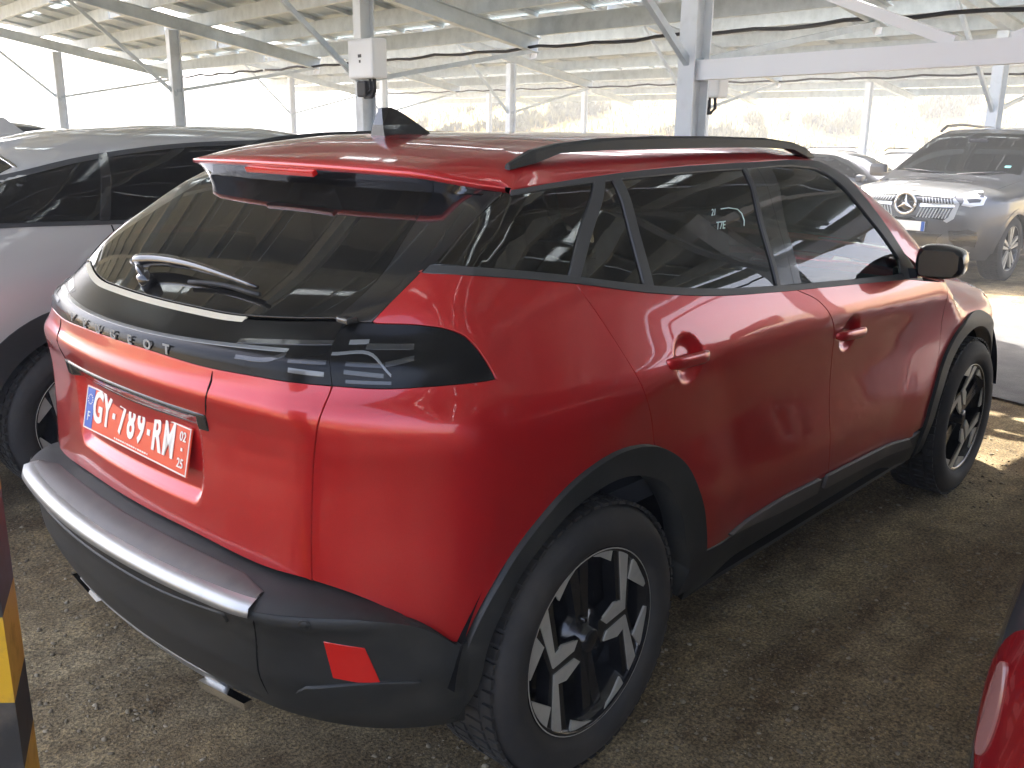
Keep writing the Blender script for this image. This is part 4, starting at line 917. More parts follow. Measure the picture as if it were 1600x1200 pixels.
    # ---- cabin
    def seat(x, y, wd, nm='seat'):
        mb = MB(); mb.box((x,y,.78), (.50,wd,.16), bev=.04)
        mb.box((x-.30,y,1.03), (.14,wd*.92,.56), Matrix.Rotation(-.22, 4, 'Y'), .05)
        mb.box((x-.385,y,1.335), (.09,.25,.17), Matrix.Rotation(-.12, 4, 'Y'), .04)
        for dy in (-.06,.06): mb.tube([(x-.37,y+dy,1.20),(x-.385,y+dy,1.32)], .007, 6)
        mb.build(nm, M['cloth'], car)
    seat(1.25,-.37,.50); seat(1.25,.37,.50)
    mb = MB(); mb.box((.45,0,.76), (.50,1.26,.16), bev=.04); mb.box((.16,0,.99), (.14,1.24,.50), Matrix.Rotation(-.25, 4, 'Y'), .05)
    for y in (-.40,0,.40): mb.box((.075,y,1.255), (.09,.26,.13), Matrix.Rotation(-.15, 4, 'Y'), .04)
    mb.build('rear_bench', M['cloth'], car)
    mb = MB(); mb.box((-.05,0,1.06), (.55,1.18,.02)); mb.build('parcel_shelf', M['cloth'], car)
    mb = MB(); mb.box((2.0,0,.88), (.35,1.44,.22), bev=.06); mb.box((1.84,.37,1.00), (.10,.36,.12), bev=.03); mb.build('dashboard', M['black'], car)
    sw = MB(); mt = Matrix.Translation((1.70,.37,.97)) @ Matrix.Rotation(R(-65), 4, 'Y')
    ring = [mt @ Vector((.165*math.cos(a), .175*math.sin(a), 0)) for a in np.linspace(0, 2*PI, 25)]
    sw.tube(ring, .014, 8); sw.bar(mt @ Vector((0,-.16,0)), mt @ Vector((0,.16,0)), .04, .02); sw.build('steering_wheel', M['black'], car)
    # ---- mirrors
    M['mirror_dark'] = Mat('mirror_dark', (.012,.013,.012), .25, 0.0).m
    for s in (1, -1):
        bm = bmesh.new(); bmesh.ops.create_cube(bm, size=1)
        bmesh.ops.subdivide_edges(bm, edges=list(bm.edges), cuts=3, use_grid_fill=True)
        for v in bm.verts:
            c = v.co*2; q = Vector((c.x*math.sqrt(1-c.y**2/2-c.z**2/2+c.y**2*c.z**2/3), c.y*math.sqrt(1-c.z**2/2-c.x**2/2+c.z**2*c.x**2/3), c.z*math.sqrt(1-c.x**2/2-c.y**2/2+c.x**2*c.y**2/3)))
            q = c*.55+q*.45
            k = 1 if q.x > 0 else .0
            wz = 1-.18*max(0, q.y*s)
            v.co = Vector((q.x*(.062 if q.x < 0 else .10*(1-.35*q.z*q.z)), q.y*.086, q.z*.064*wz))
        me = bpy.data.meshes.new('mirror_housing'); bm.to_mesh(me); bm.free(); me.polygons.foreach_set('use_smooth', [True]*len(me.polygons))
        mo = link('mirror', me, M['gloss'], car, (1.86, s*.930, 1.10), (0, 0, s*R(-8)))
        sm = mo.modifiers.new('smooth', 'SUBSURF'); sm.levels = 1; sm.render_levels = 1
        mg = MB(); poly = [(-.060,-.040),(-.043,-.048),(.050,-.043),(.067,-.018),(.065,.029),(.043,.045),(-.050,.043),(-.065,.018)]
        V = [(-.066, s*a, b) for a, b in poly]; mg.add(V, [tuple(range(8))]); mg.build('mirror_glass', M['mirror_dark'], mo)
        st_ = MB(); st_.bar((-.0,-s*.06,-.045), (.02,-s*.15,-.05), .07, .035); st_.build('mirror_stalk', M['gloss'], mo)
        st2 = MB(); st2.box((.01, s*.0, -.030), (.10,.12,.006), bev=.002); st2.build('mirror_trim', M['gloss'], mo)
    # ---- wheels
    for s in (-1, 1):
        put_wheel('red', car, 0, s*.868, .345, 10, s > 0)
        put_wheel('red', car, 2.605, s*.868, .345, 120, s > 0)
    # ---- number plate and its print
    pc = np.array([-.684, 0, .846]); tilt = .22
    yax = Vector((math.sin(tilt), 0, math.cos(tilt))); mt = frame(pc, (0,-1,0), yax)
    def on_plate(nm, mat, me, u, v, h, parent):
        me.transform(mt @ Matrix.Translation((u, v, h))); return link(nm, me, mat, parent)
    M['plate_red'] = Mat('plate_red', (.68,.075,.03), .35).m; M['plate_white'] = Mat('plate_white', (.80,.76,.68), .4).m; M['plate_blue'] = Mat('plate_blue', (.02,.10,.42), .35).m
    mb = MB(); mb.box((0,0,0), (.52,.11,.004), bev=.0012); plate = on_plate('number_plate', M['plate_red'], mb.me('number_plate'), 0, 0, 0, tailgate)
    mb = MB()
    for c, d in (((0,.0525),(.516,.003)), ((0,-.0525),(.516,.003)), ((-.2565,0),(.003,.105)), ((.2565,0),(.003,.105))): mb.box((*c,.0026), (*d,.0012))
    on_plate('plate_border', M['plate_white'], mb.me('plate_border'), 0, 0, 0, plate)
    mb = MB(); mb.box((-.2335,0,.0024), (.040,.100,.0012)); on_plate('plate_band', M['plate_blue'], mb.me('plate_band'), 0, 0, 0, plate)
    on_plate('plate_letter', M['plate_white'], text_mesh('F', .034, .0012), -.2335, -.022, .0036, plate)
    mb = MB()
    for k in range(12):
        a = 2*PI*k/12; mb.box((-.2335+.012*math.cos(a), .022+.012*math.sin(a), .0034), (.003,.003,.0008), PI/4)
    on_plate('plate_stars', M['plate_white'], mb.me('plate_stars'), 0, 0, 0, plate)
    xs = [-.187,-.137,-.100,-.057,-.010,.037,.076,.116,.171]
    for ch, u in zip('GY-789-RM', xs):
        if ch == '-': mb = MB(); mb.box((u, .006, .0034), (.014,.014,.0014), bev=.0004); on_plate('plate_letter', M['plate_white'], mb.me('plate_letter'), 0, 0, 0, plate)
        else: on_plate('plate_letter', M['plate_white'], text_mesh(ch, .108, .0016, .68 if ch != 'M' else .62, .0030), u, .007, .0034, plate)
    on_plate('plate_letter', M['plate_white'], text_mesh('02', .030, .0012, .95, .0004), .229, .030, .0034, plate)
    mb = MB(); mb.box((.229,.002,.0034), (.007,.007,.0012)); on_plate('plate_letter', M['plate_white'], mb.me('plate_letter'), 0, 0, 0, plate)
    on_plate('plate_letter', M['plate_white'], text_mesh('25', .030, .0012, .95, .0004), .229, -.030, .0034, plate)
    mb = MB()
    for k in range(16): mb.box((-.085+.011*k, -.0445, .0028), (.008 if k % 5 else .004, .0035, .0008))
    on_plate('plate_small_print', M['plate_white'], mb.me('plate_small_print'), 0, 0, 0, plate)
    # chalk marks on the rear door window
    chalk = Mat('chalk', (.62,.80,.76), .8).m
    def on_side(nm, x, z, me):
        q = project(np.array([[x, z]]), 'side', -1, F, .0035)[0]; n = gradF(q[None])[0]
        me.transform(frame(q, (1,0,0), Vector((0,0,1)))); return link(nm, me, chalk, car)
    on_side('window_mark', .668, 1.290, text_mesh('T7E', .030, .001, 1.0, .0003)); on_side('window_mark', .655, 1.325, text_mesh('21', .026, .001, .9))
    mb = MB(); pts = []
    for x, z in ((.70,1.332),(.74,1.333),(.785,1.327),(.80,1.315),(.80,1.295),(.79,1.282)): pts.append(project(np.array([[x, z]]), 'side', -1, F, .002)[0])
    mb.tube(pts, .0016, 5); mb.build('window_mark', chalk, car)
    return car
red_car = build_red()
# ------------------------------------------------------------------ ground, lane, bank
def gz(x, y=0):
    return -.022*max(0., x-3.0)
def sheet(name, x0, x1, y0, y1, nx, ny, zf, mat, **kw):
    xs = np.linspace(x0, x1, nx); ys = np.linspace(y0, y1, ny)
    V = [(x, y, zf(x, y)) for x in xs for y in ys]
    Fc = [(i*ny+j, (i+1)*ny+j, (i+1)*ny+j+1, i*ny+j+1) for i in range(nx-1) for j in range(ny-1)]
    return link(name, mesh(name, V, Fc, True), mat, **kw)
a = Mat('gravel_ground', (.16,.12,.075), .95, spec=.2)
big = a.noise(1.1, 5, .62); med = a.noise(9, 5, .7); fine = a.noise(105, 4, .75)
c1 = a.ramp(big, [(.30, (.165,.124,.068)), (.50, (.24,.188,.108)), (.66, (.31,.255,.155))])
c2 = a.ramp(med, [(.32, (.68,.65,.62)), (.55, (1,1,1)), (.72, (1.18,1.15,1.08))])
c3 = a.ramp(fine, [(.38, (.42,.41,.40)), (.52, (1,1,1)), (.64, (1.75,1.68,1.5))])
vor = a.n('ShaderNodeTexVoronoi', feature='F1'); vor.inputs['Scale'].default_value = 85; a.l(a.coord(), vor.inputs['Vector'])
speck = a.ramp(vor.outputs['Distance'], [(.10, (1,1,1)), (.20, (0,0,0))])
rnd = a.n('ShaderNodeSeparateColor'); a.l(vor.outputs['Color'], rnd.inputs[0])
pick = a.ramp(rnd.outputs[0], [(.80, (0,0,0)), (.86, (1,1,1))])
mp = a.n('ShaderNodeMapping'); mp.inputs['Scale'].default_value = (.35, 3.2, 1); a.l(a.coord(), mp.inputs['Vector'])
trk = a.ramp(a.noise(.8, 4, .6, mp.outputs[0]), [(.38, (.66,.62,.58)), (.52, (1,1,1)), (.64, (1.2,1.17,1.1))])
damp = a.ramp(a.noise(.55, 3, .6), [(.36, (.62,.60,.58)), (.50, (1,1,1))])
c1 = a.mix(1.0, a.mix(1.0, c1, trk, 'MULTIPLY'), damp, 'MULTIPLY')
base = a.mix(1.0, a.mix(1.0, c1, c2, 'MULTIPLY'), c3, 'MULTIPLY')
sp = a.mix(1.0, speck, pick, 'MULTIPLY')
a.l(a.mix(sp, base, (.50,.44,.30)), a.b.inputs['Base Color'])
bb = a.n('ShaderNodeBump'); bb.inputs['Strength'].default_value = .9; bb.inputs['Distance'].default_value = .02; a.l(med, bb.inputs['Height'])
b2 = a.n('ShaderNodeBump'); b2.inputs['Strength'].default_value = .9; b2.inputs['Distance'].default_value = .006; a.l(fine, b2.inputs['Height']); a.l(bb.outputs[0], b2.inputs['Normal'])
a.l(b2.outputs[0], a.b.inputs['Normal'])
M['gravel'] = a.m
sheet('ground', -60, 400, -300, 300, 93, 61, lambda x, y: gz(x), M['gravel'], kind='structure')
# a finer ground skin where the camera stands close: small humps and ruts
from mathutils import noise as mn
def near_z(x, y):
    e = min(1, max(0, (x+4.4)/.8))*min(1, max(0, (4.1-x)/.5))*min(1, max(0, (y+4.4)/.6))*min(1, max(0, (5.4-y)/.6))
    h = .020*mn.noise(Vector((x*1.3, y*1.3, 0)))+.010*mn.noise(Vector((x*5, y*5, 3)))+.004*mn.noise(Vector((x*17, y*17, 9)))
    flat = 1.
    for wx in (0, 2.605):
        for wy in (-.8, .8): flat = min(flat, max(0, (math.hypot(x-wx, y-wy)-.10)/.25))
    return .004+gz(x)+e*(h*min(1, flat)-.002)-(.0)*(1-e)
sheet('ground_near', -4.5, 4.1, -4.5, 5.5, 260, 300, near_z, M['gravel'], kind='structure')
a = Mat('asphalt', (.055,.055,.056), .85); n1 = a.noise(3, 5, .65); n2 = a.noise(160, 2, .7)
a.l(a.mix(1.0, a.ramp(n1, [(.35,(.032,.032,.033)),(.5,(.05,.05,.049)),(.7,(.085,.082,.077))]), a.ramp(n2, [(.3,(.6,.6,.6)),(.7,(1.4,1.4,1.4))]), 'MULTIPLY'), a.b.inputs['Base Color'])
a.bump(n2, .5, .004); M['asphalt'] = a.m
def lane_edge(y, k): return k+.10*math.sin(y*1.7)+.06*math.sin(y*4.1+1)
ys = np.linspace(-70, 70, 300); V = []; Fc = []
for y in ys:
    xa, xb = lane_edge(y, 4.6)+.03*y, lane_edge(y+9, 8.45)+.03*y
    for k in range(9):
        x = xa+(xb-xa)*k/8; V.append((x, y, gz(x)+.008))
for i in range(len(ys)-1):
    for k in range(8): Fc.append((i*9+k, (i+1)*9+k, (i+1)*9+k+1, i*9+k+1))
link('asphalt_lane', mesh('asphalt_lane', V, Fc, True), M['asphalt'], kind='structure')
# loose stones
def stones(name, n, region, smin, smax, col):
    ico = bmesh.new(); bmesh.ops.create_icosphere(ico, subdivisions=1, radius=1); iv = np.array([v.co[:] for v in ico.verts]); ico.verts.index_update(); fi = np.array([[v.index for v in f.verts] for f in ico.faces]); ico.free()
    iv = iv[:, :]; x0, x1, y0, y1 = region
    Vs = []; Fs = []; k = 0
    while k < n:
        x = RNG.uniform(x0, x1); y = RNG.uniform(y0, y1)
        s = smin+(smax-smin)*RNG.random()**5
        z = near_z(x, y) if (-4.4 < x < 4.05 and -4.4 < y < 5.4) else gz(x)
        sc3 = np.array([s*RNG.uniform(.7,1.4), s*RNG.uniform(.7,1.3), s*RNG.uniform(.4,.8)])
        an = RNG.uniform(0, 6.28); c, q = math.cos(an), math.sin(an)
        P = iv*(1+.30*RNG.standard_normal(iv.shape))*sc3; P = P @ np.array([[c,q,0],[-q,c,0],[0,0,1]])
        Vs.append(P+np.array([x, y, z+sc3[2]*.3])); Fs.append(fi+len(iv)*k); k += 1
    Vs = np.vstack(Vs); Fs = np.vstack(Fs)
    me = bpy.data.meshes.new(name); me.vertices.add(len(Vs)); me.vertices.foreach_set('co', Vs.astype(np.float32).ravel())
    me.loops.add(Fs.size); me.loops.foreach_set('vertex_index', Fs.astype(np.int32).ravel())
    me.polygons.add(len(Fs)); me.polygons.foreach_set('loop_start', np.arange(0, Fs.size, 3, dtype=np.int32)); me.update(calc_edges=True); me.validate()
    o = link(name, me, col); o['kind'] = 'stuff'; return o
a = Mat('stone', (.30,.25,.18), .9); a.l(a.ramp(a.noise(14, 2), [(.3,(.10,.078,.048)),(.5,(.19,.155,.10)),(.72,(.36,.31,.22))]), a.b.inputs['Base Color']); M['stone'] = a.m
stones('loose_stones', 24000, (-1.8, 3.6, -2.2, 2.0), .0018, .0085, M['stone'])

# grassy bank beyond the car park
def bank_h(x, y):
    d = (x*math.cos(R(30))+y*math.sin(R(30)))-34-3*math.sin(y*.05)
    t = min(1, max(0, d/26)); h = 9.5*(t*t*(3-2*t))
    ang = math.degrees(math.atan2(y+2.1, x+1.67)); h *= 1-ss(40, 56, ang)
    h *= .8+.2*ss(20, -10, ang)
    return float(h)
def bank_z(x, y): return gz(x)+bank_h(x, y)+.25*mn.noise(Vector((x*.25, y*.25, 0)))*min(1, bank_h(x, y))-.03
a = Mat('dry_grass_soil', (.42,.33,.17), .95, spec=.1)
a.l(a.ramp(a.noise(.6, 8, .7), [(.3,(.24,.18,.07)),(.5,(.36,.285,.115)),(.7,(.46,.37,.165))]), a.b.inputs['Base Color']); a.bump(a.noise(6, 6, .7), .8, .15); M['bank'] = a.m
sheet('hill', 18, 130, -70, 140, 113, 211, bank_z, M['bank'], kind='structure')
def tufts(name, n, hgt, wid, mat, sel, blades=7):
    V = []; Fc = []; k = 0; tries = 0
    while k < n and tries < n*60:
        tries += 1
        x = RNG.uniform(24, 75); y = RNG.uniform(-35, 60)
        ang = math.degrees(math.atan2(y+2.1, x+1.67))
        if ang < -2 or ang > 54 or bank_h(x, y) < .15 or not sel(x, y): continue
        z = bank_z(x, y); k += 1; h0 = hgt*RNG.uniform(.5, 1.5)
        for b in range(blades):
            an = RNG.uniform(0, 6.28); ln = h0*RNG.uniform(.6, 1.1); lean = RNG.uniform(.1, .6)*ln; ww = wid*RNG.uniform(.6,1.3)
            dx, dy = math.cos(an), math.sin(an); px, py = -dy*ww, dx*ww
            i = len(V); V += [(x-px, y-py, z), (x+px, y+py, z), (x+dx*lean*.5+px*.8, y+dy*lean*.5+py*.8, z+ln*.6), (x+dx*lean*.5-px*.8, y+dy*lean*.5-py*.8, z+ln*.6), (x+dx*lean, y+dy*lean, z+ln)]
            Fc += [(i, i+1, i+2, i+3), (i+3, i+2, i+4)]
    o = link(name, mesh(name, V, Fc), mat); o['kind'] = 'stuff'; return o
def foliage(name, col, c2):
    a = Mat(name, col, .8, spec=.2); a.l(a.ramp(a.noise(.35, 4), [(.35, col), (.65, c2)]), a.b.inputs['Base Color']); return a.m
M['straw'] = foliage('straw', (.42,.335,.125), (.54,.45,.20)); M['scrub'] = foliage('scrub', (.13,.125,.06), (.25,.225,.115))
tufts('dry_grass', 26000, .26, .022, M['straw'], lambda x, y: True, 5)
tufts('scrub', 6500, .42, .05, M['scrub'], lambda x, y: bank_h(x, y) < 4.2 and mn.noise(Vector((x*.30, y*.30, 4)))+.5*mn.noise(Vector((x*.9, y*.9, 1))) > .12+.07*bank_h(x, y), 9)

# ------------------------------------------------------------------ solar carports
a = Mat('galvanised_steel', (.60,.63,.64), .5, .15); n_ = a.noise(5, 5, .6)
a.l(a.ramp(n_, [(.3,(.42,.48,.51)),(.6,(.56,.62,.65))]), a.b.inputs['Base Color']); M['steel'] = a.m
M['column'] = Mat('column_steel', (.66,.70,.72), .5, .05).dirt((.48,.50,.50), 4, .5, .85).m  # lighter copy of the galvanised steel, columns' brightness painted in
M['steel_sunlit_white'] = Mat('white_sunlit_steel', (.78,.80,.80), .4, .0).m  # real white of inverter boxes; on beam and brackets, sunlight painted as white
a = Mat('panel_backsheet', (.42,.49,.53), .6); a.dirt((.34,.38,.40), 1.3, .4, .8); M['panel'] = a.m
M['cable'] = Mat('black_cable', (.015,.015,.017), .6).m
def glass_pane(): 
    a = Mat('module_glass', (.6,.64,.66), .3); t = a.n('ShaderNodeBsdfTranslucent'); t.inputs['Color'].default_value = (.75,.8,.82,1)
    mx = a.n('ShaderNodeMixShader'); mx.inputs[0].default_value = .6; a.l(a.b.outputs[0], mx.inputs[1]); a.l(t.outputs[0], mx.inputs[2]); a.l(mx.outputs[0], a.out.inputs[0]); return a.m
M['module_glass'] = glass_pane()
a = Mat('concrete', (.36,.35,.33), .9); a.l(a.ramp(a.noise(5, 5), [(.3,(.26,.25,.235)),(.7,(.42,.41,.385))]), a.b.inputs['Base Color']); M['concrete'] = a.m
UV_ = Vector((math.cos(R(82)), math.sin(R(82)), 0)); VV_ = Vector((math.sin(R(82)), -math.cos(R(82)), 0))
SL = .20
PANEL_ME = {}
def carport(label, origin, cols, s0, s1, w0=-2.55, w1=2.72, h=3.05, detail=True, sun_opening=None, rings=None):
    """origin: foot of the column line; s runs along the row, w across it (down-slope positive)"""
    o = thing('solar_carport', label, 'solar carport', group='solar carports over the parking rows')
    O = Vector((origin[0], origin[1], gz(origin[0])))
    def P(s, w_, z): return O+UV_*s+VV_*w_+Vector((0, 0, z))
    def zu(w_): return h-SL*w_              # underside of rafters
    for s in cols:
        c = MB(); c.ibeam(P(s,0,-.3), P(s,0,zu(0)-.02), .17, .19, .014, .010, VV_); c.build('column', M['column'], o)
        ft = MB(); ft.box(P(s,0,.0), (.55,.55,.30), R(82), .02); ft.build('footing', M['concrete'], o)
        bp = MB(); bp.box(P(s,0,.16), (.30,.30,.02), R(82)); bp.build('base_plate', M['steel'], o)
        r = MB(); r.ibeam(P(s,w0,zu(w0)+.10), P(s,w1,zu(w1)+.10), .13, .20, .012, .008); r.build('rafter', M['steel'], o)
        if detail:
            for (wa, za, wb, zb) in ((0, 2.03, -1.62, zu(-1.62)), (0, 2.10, w1-.12, zu(w1-.12))):
                b = MB(); b.bar(P(s,wa,za), P(s,wb,zb), .055, .055); b.build('brace', M['steel'], o)
            g = MB(); q0, q1, q2, q3 = P(s+.02,w1+.04,zu(w1)+.26), P(s+.02,w1-.02,zu(w1)-.06), P(s+.02,w1-.12,zu(w1)-.08), P(s+.30,w1+.02,zu(w1)+.24)
            gx = UV_*.012
            g.add([q0,q1,q2,q3,q0+VV_*.02,q1+VV_*.02,q2+VV_*.02,q3+VV_*.02], [(0,1,2,3),(7,6,5,4),(0,4,5,1),(1,5,6,2),(2,6,7,3),(3,7,4,0)]); g.build('eaves_bracket', M['steel_sunlit_white'], o)
    # purlins along the row, on the rafters
    npw = int(round((w1-w0)/1.0)); pw = [w0+.12+(w1-.10-w0-.12)*k_/npw for k_ in range(npw+1)]
    for w_ in pw:
        p = MB(); zc = zu(w_)+.20+.11
        a_, b_ = P(s0,w_,zc), P(s1,w_,zc)
        p.bar(a_, b_, .016, .22); p.bar(a_+Vector((0,0,.102))+VV_*.03, b_+Vector((0,0,.102))+VV_*.03, .06, .014); p.bar(a_-Vector((0,0,.102))+VV_*.03, b_-Vector((0,0,.102))+VV_*.03, .06, .014)
        p.build('purlin', M['steel'], o)
    # secondary rails across the purlins and the modules on top
    top = lambda w_: zu(w_)+.20+.225
    nm = int(round((w1-w0)/1.72)); ml = (w1-w0-.02)/nm; mw = 1.10; k = int((s1-s0)/mw); key = nm
    if ('m', key) not in PANEL_ME:
        mb = MB(); mb.box((0,0,0), (mw-.014, ml-.09, .035)); PANEL_ME[('m', key)] = mb.me('solar_panel'); PANEL_ME[('m', key)].materials.append(M['panel'])
        mb = MB(); mb.bar((0,-(ml*nm)/2,0), (0,(ml*nm)/2,0), .045, .05); PANEL_ME[('r', key)] = mb.me('panel_rail'); PANEL_ME[('r', key)].materials.append(M['steel'])
        mb = MB(); mb.box((0,0,0), (mw-.002, .17, .012)); PANEL_ME[('g', key)] = mb.me('glass_strip'); PANEL_ME[('g', key)].materials.append(M['module_glass'])  # translucent filler added so the gaps glow without sharp sun
    if ('c', key) not in PANEL_ME:
        mb = MB(); mb.box((0,0,0), (mw-.002, .17, .012)); PANEL_ME[('c', key)] = mb.me('sun_stop_strip'); PANEL_ME[('c', key)].materials.append(M['panel'])  # opaque filler added to stop sun passing the other gaps
    slope = math.atan(SL)
    basis = Matrix((UV_, -VV_.copy(), Vector((0,0,1)))).transposed()       # x along row, y up-slope
    rot = (basis @ Matrix.Rotation(slope, 3, 'X')).to_4x4()
    cnt = 0
    for i in range(k):
        s = s0+mw*(i+.5)
        for j in range(nm):
            w_ = w0+.01+ml*(j+.5)
            if j < nm-1:
                lit = RNG.random() < .6
                q = bpy.data.objects.new('glass_strip' if lit else 'sun_stop_strip', PANEL_ME[('g' if lit else 'c', key)]); COL.objects.link(q); q.parent = o
                q.matrix_local = Matrix.Translation(P(s, w_+ml*.5, top(w_+ml*.5)+.047)) @ rot
            if sun_opening and sun_opening(s, w_): continue
            cnt += 1
            if cnt > 298: continue
            q = bpy.data.objects.new('solar_panel', PANEL_ME[('m', key)]); COL.objects.link(q); q.parent = o
            q.matrix_local = Matrix.Translation(P(s, w_, top(w_)+.075)) @ rot
        if i % 1 == 0:
            q = bpy.data.objects.new('panel_rail', PANEL_ME[('r', key)]); COL.objects.link(q); q.parent = o; wm = (w0+w1)/2
            q.matrix_local = Matrix.Translation(P(s-mw*.5+.24, wm, top(wm)+.028)) @ rot
    # cable slung along the eaves
    if detail:
        cb = MB(); pts = []
        n = int((s1-s0)/.35)
        for i in range(n+1):
            s = s0+(s1-s0)*i/n; pts.append(P(s, w1-.16, zu(w1)+.07-.02*abs(math.sin(s*1.3))+.015*math.sin(s*5.3)))
        cb.tube(pts, .022, 6); cb.build('cable', M['cable'], o)
    return o, P, zu
A0 = (5.2, 2.3)
cp1, P1, zu1 = carport('galvanised solar carport over the red crossover, carrying the nearer white inverter boxes', A0, [-19.6,-14.7,-9.8,-4.9,0,5.15,11.42], -20.5, 13.4, w0=-7.5, h=3.10, sun_opening=lambda s, w_: -1.2 < s < -.1 and -.7 < w_ < 1.1)  # one module left out, out of view, to drop a sun patch
cp4, P4, zu4 = carport('solar carport at the far left end of the row, beside open sky', (5.2, 2.3), [18.7], 13.55, 20.5, w0=-2.45, h=3.10)
cp2, P2_, zu2 = carport('solar carport standing over the grey SUV that faces the camera', (14.4, 2.8), [-5.9,0,5.9,11.8,17.7,23.6], -7.2, 30, h=3.28)
cp3, P3, zu3 = carport('farthest solar carport, nearest the dry grass bank', (25.5, 4.0), [-6,0,6,12,18,24], -12, 34, h=3.4, detail=False)
cp0, P0, zu0 = carport('unseen solar carport behind the camera, added to shape light and reflections', (-13.0, 1.0), [-18,-12,-6.4], -21, -2.5, detail=False)  # out of view; sited to hold back light from the rear right
# lower tie beam and inverted V braces between two columns of the first carport
mb = MB(); mb.bar(P1(-.06,0,2.04), P1(-4.85,0,2.10), .10, .15); mb.build('tie_beam', M['steel_sunlit_white'], cp1)
for a_, b_ in ((( -.05,0,2.93),(-2.14,0,2.14)), ((-4.85,0,2.93),(-2.50,0,2.14))):
    mb = MB(); mb.bar(P1(*a_), P1(*b_), .07, .07); mb.build('tie_brace', M['steel_sunlit_white'], cp1)
# inverter boxes
def inverter(label, P, s, w_, z, sc_=1.):
    t = thing('inverter_box', label, 'inverter box', P(s, w_, z), group='white inverter boxes on the carport columns')
    t.rotation_euler = (0, 0, R(82)-PI/2)          # local x = down-slope direction, local y = along the row
    t.scale = (sc_,)*3
    mb = MB(); mb.box((0,0,0), (.20,.56,.44), bev=.03); mb.build('housing', M['steel_sunlit_white'], t)
    mb = MB(); mb.box((-.102,.0,.03), (.006,.07,.035), bev=.001); mb.box((-.102,-.0,-.03), (.006,.03,.03), bev=.001); mb.build('display', M['black'], t)
    mb = MB(); mb.box((.03,.10,-.33), (.14,.20,.18), bev=.02); mb.tube([(0,-.14,-.2),(0,-.15,-.36),(0,-.08,-.42),(0,.08,-.42)], .022, 8); mb.tube([(0,-.05,-.2),(0,-.06,-.34),(0,.02,-.38)], .018, 8); mb.build('cable_box', M['cable'], t)
    mb = MB(); mb.box((.11,.0,.0), (.03,.30,.30)); mb.build('mounting_plate', M['steel'], t)
    return t
inverter('white inverter box with a small dark display on the column behind the red roof', P1, 5.15-.40, -.20, 2.32)
inverter('white inverter box partly hidden behind the thick near column', P1, .18, .40, 1.98, .62)
# striped guard post beside the camera
def guard_post():
    t = thing('guard_post', 'square yellow and black striped guard post at the lower left corner', 'guard post', (-1.256, -.596, 0), (0, 0, R(64)))
    M['yellow'] = Mat('yellow_paint', (.62,.36,.02), .45).dirt((.25,.17,.06), 14, .5, .72, .7, .8).m; M['band_black'] = Mat('black_band', (.03,.03,.03), .5).dirt((.13,.11,.085), 12, .5, .75, .8, .8).m
    z = 0.; hts = [.13]*8; off = .055
    w2 = .07
    z0 = -.10; k = 0
    edges = [0, .14, .29, .43, .58, .70, .845, 1.0, 1.25]
    for k in range(8):
        a_, b_ = edges[k], edges[k+1]; sl = -.03
        V = []
        for (x, y) in ((-w2,-w2),(w2,-w2),(w2,w2),(-w2,w2)):
            d = sl*(-y)/w2*.5
            V.append((x, y, max(0, a_+d) if k else 0)); V.append((x, y, b_+d if k < 7 else b_))
        mb = MB(); mb.add(V, [(0,2,3,1),(2,4,5,3),(4,6,7,5),(6,0,1,7)]+([(1,3,5,7)] if k == 7 else []))
        mb.build('yellow_band' if k in (1,3,5,7) else 'black_stripe', M['yellow'] if k in (1,3,5,7) else M['band_black'], t)
guard_post()
# ------------------------------------------------------------------ the other cars
def car_F(wz, tx, xr, cr_, xf, cf, zr, crown=(.08,.2), rc=.25, rf=.30, re=.08, arch=(), flare=.02, hz=.36):
    W = gtab(wz[0], wz[1], 0, 2.2, .025); T = gtab(tx[0], tx[1], -2, 5, .1)
    XRr = gtab(xr[0], xr[1], 0, 2.2, .02); XFf = gtab(xf[0], xf[1], 0, 2.2, .03); Z = gtab(zr[0], zr[1], -2, 5, .05)
    def f(x, y, z):
        w_ = W(z)-T(x)
        for ax in arch:
            w_ = w_+flare*(1-ss(.50, .80, np.hypot(x-ax, z-hz)))
        ay = np.abs(y)
        d = cmin(w_-ay, x-(XRr(z)+cr_*y*y), rc)
        d = cmin(d, (XFf(z)-cf[0]*y*y-cf[1]*y**4)-x, rf)
        return cmin(d, Z(x)-crown[0]*y*y-crown[1]*ay**4-z, re)
    return f
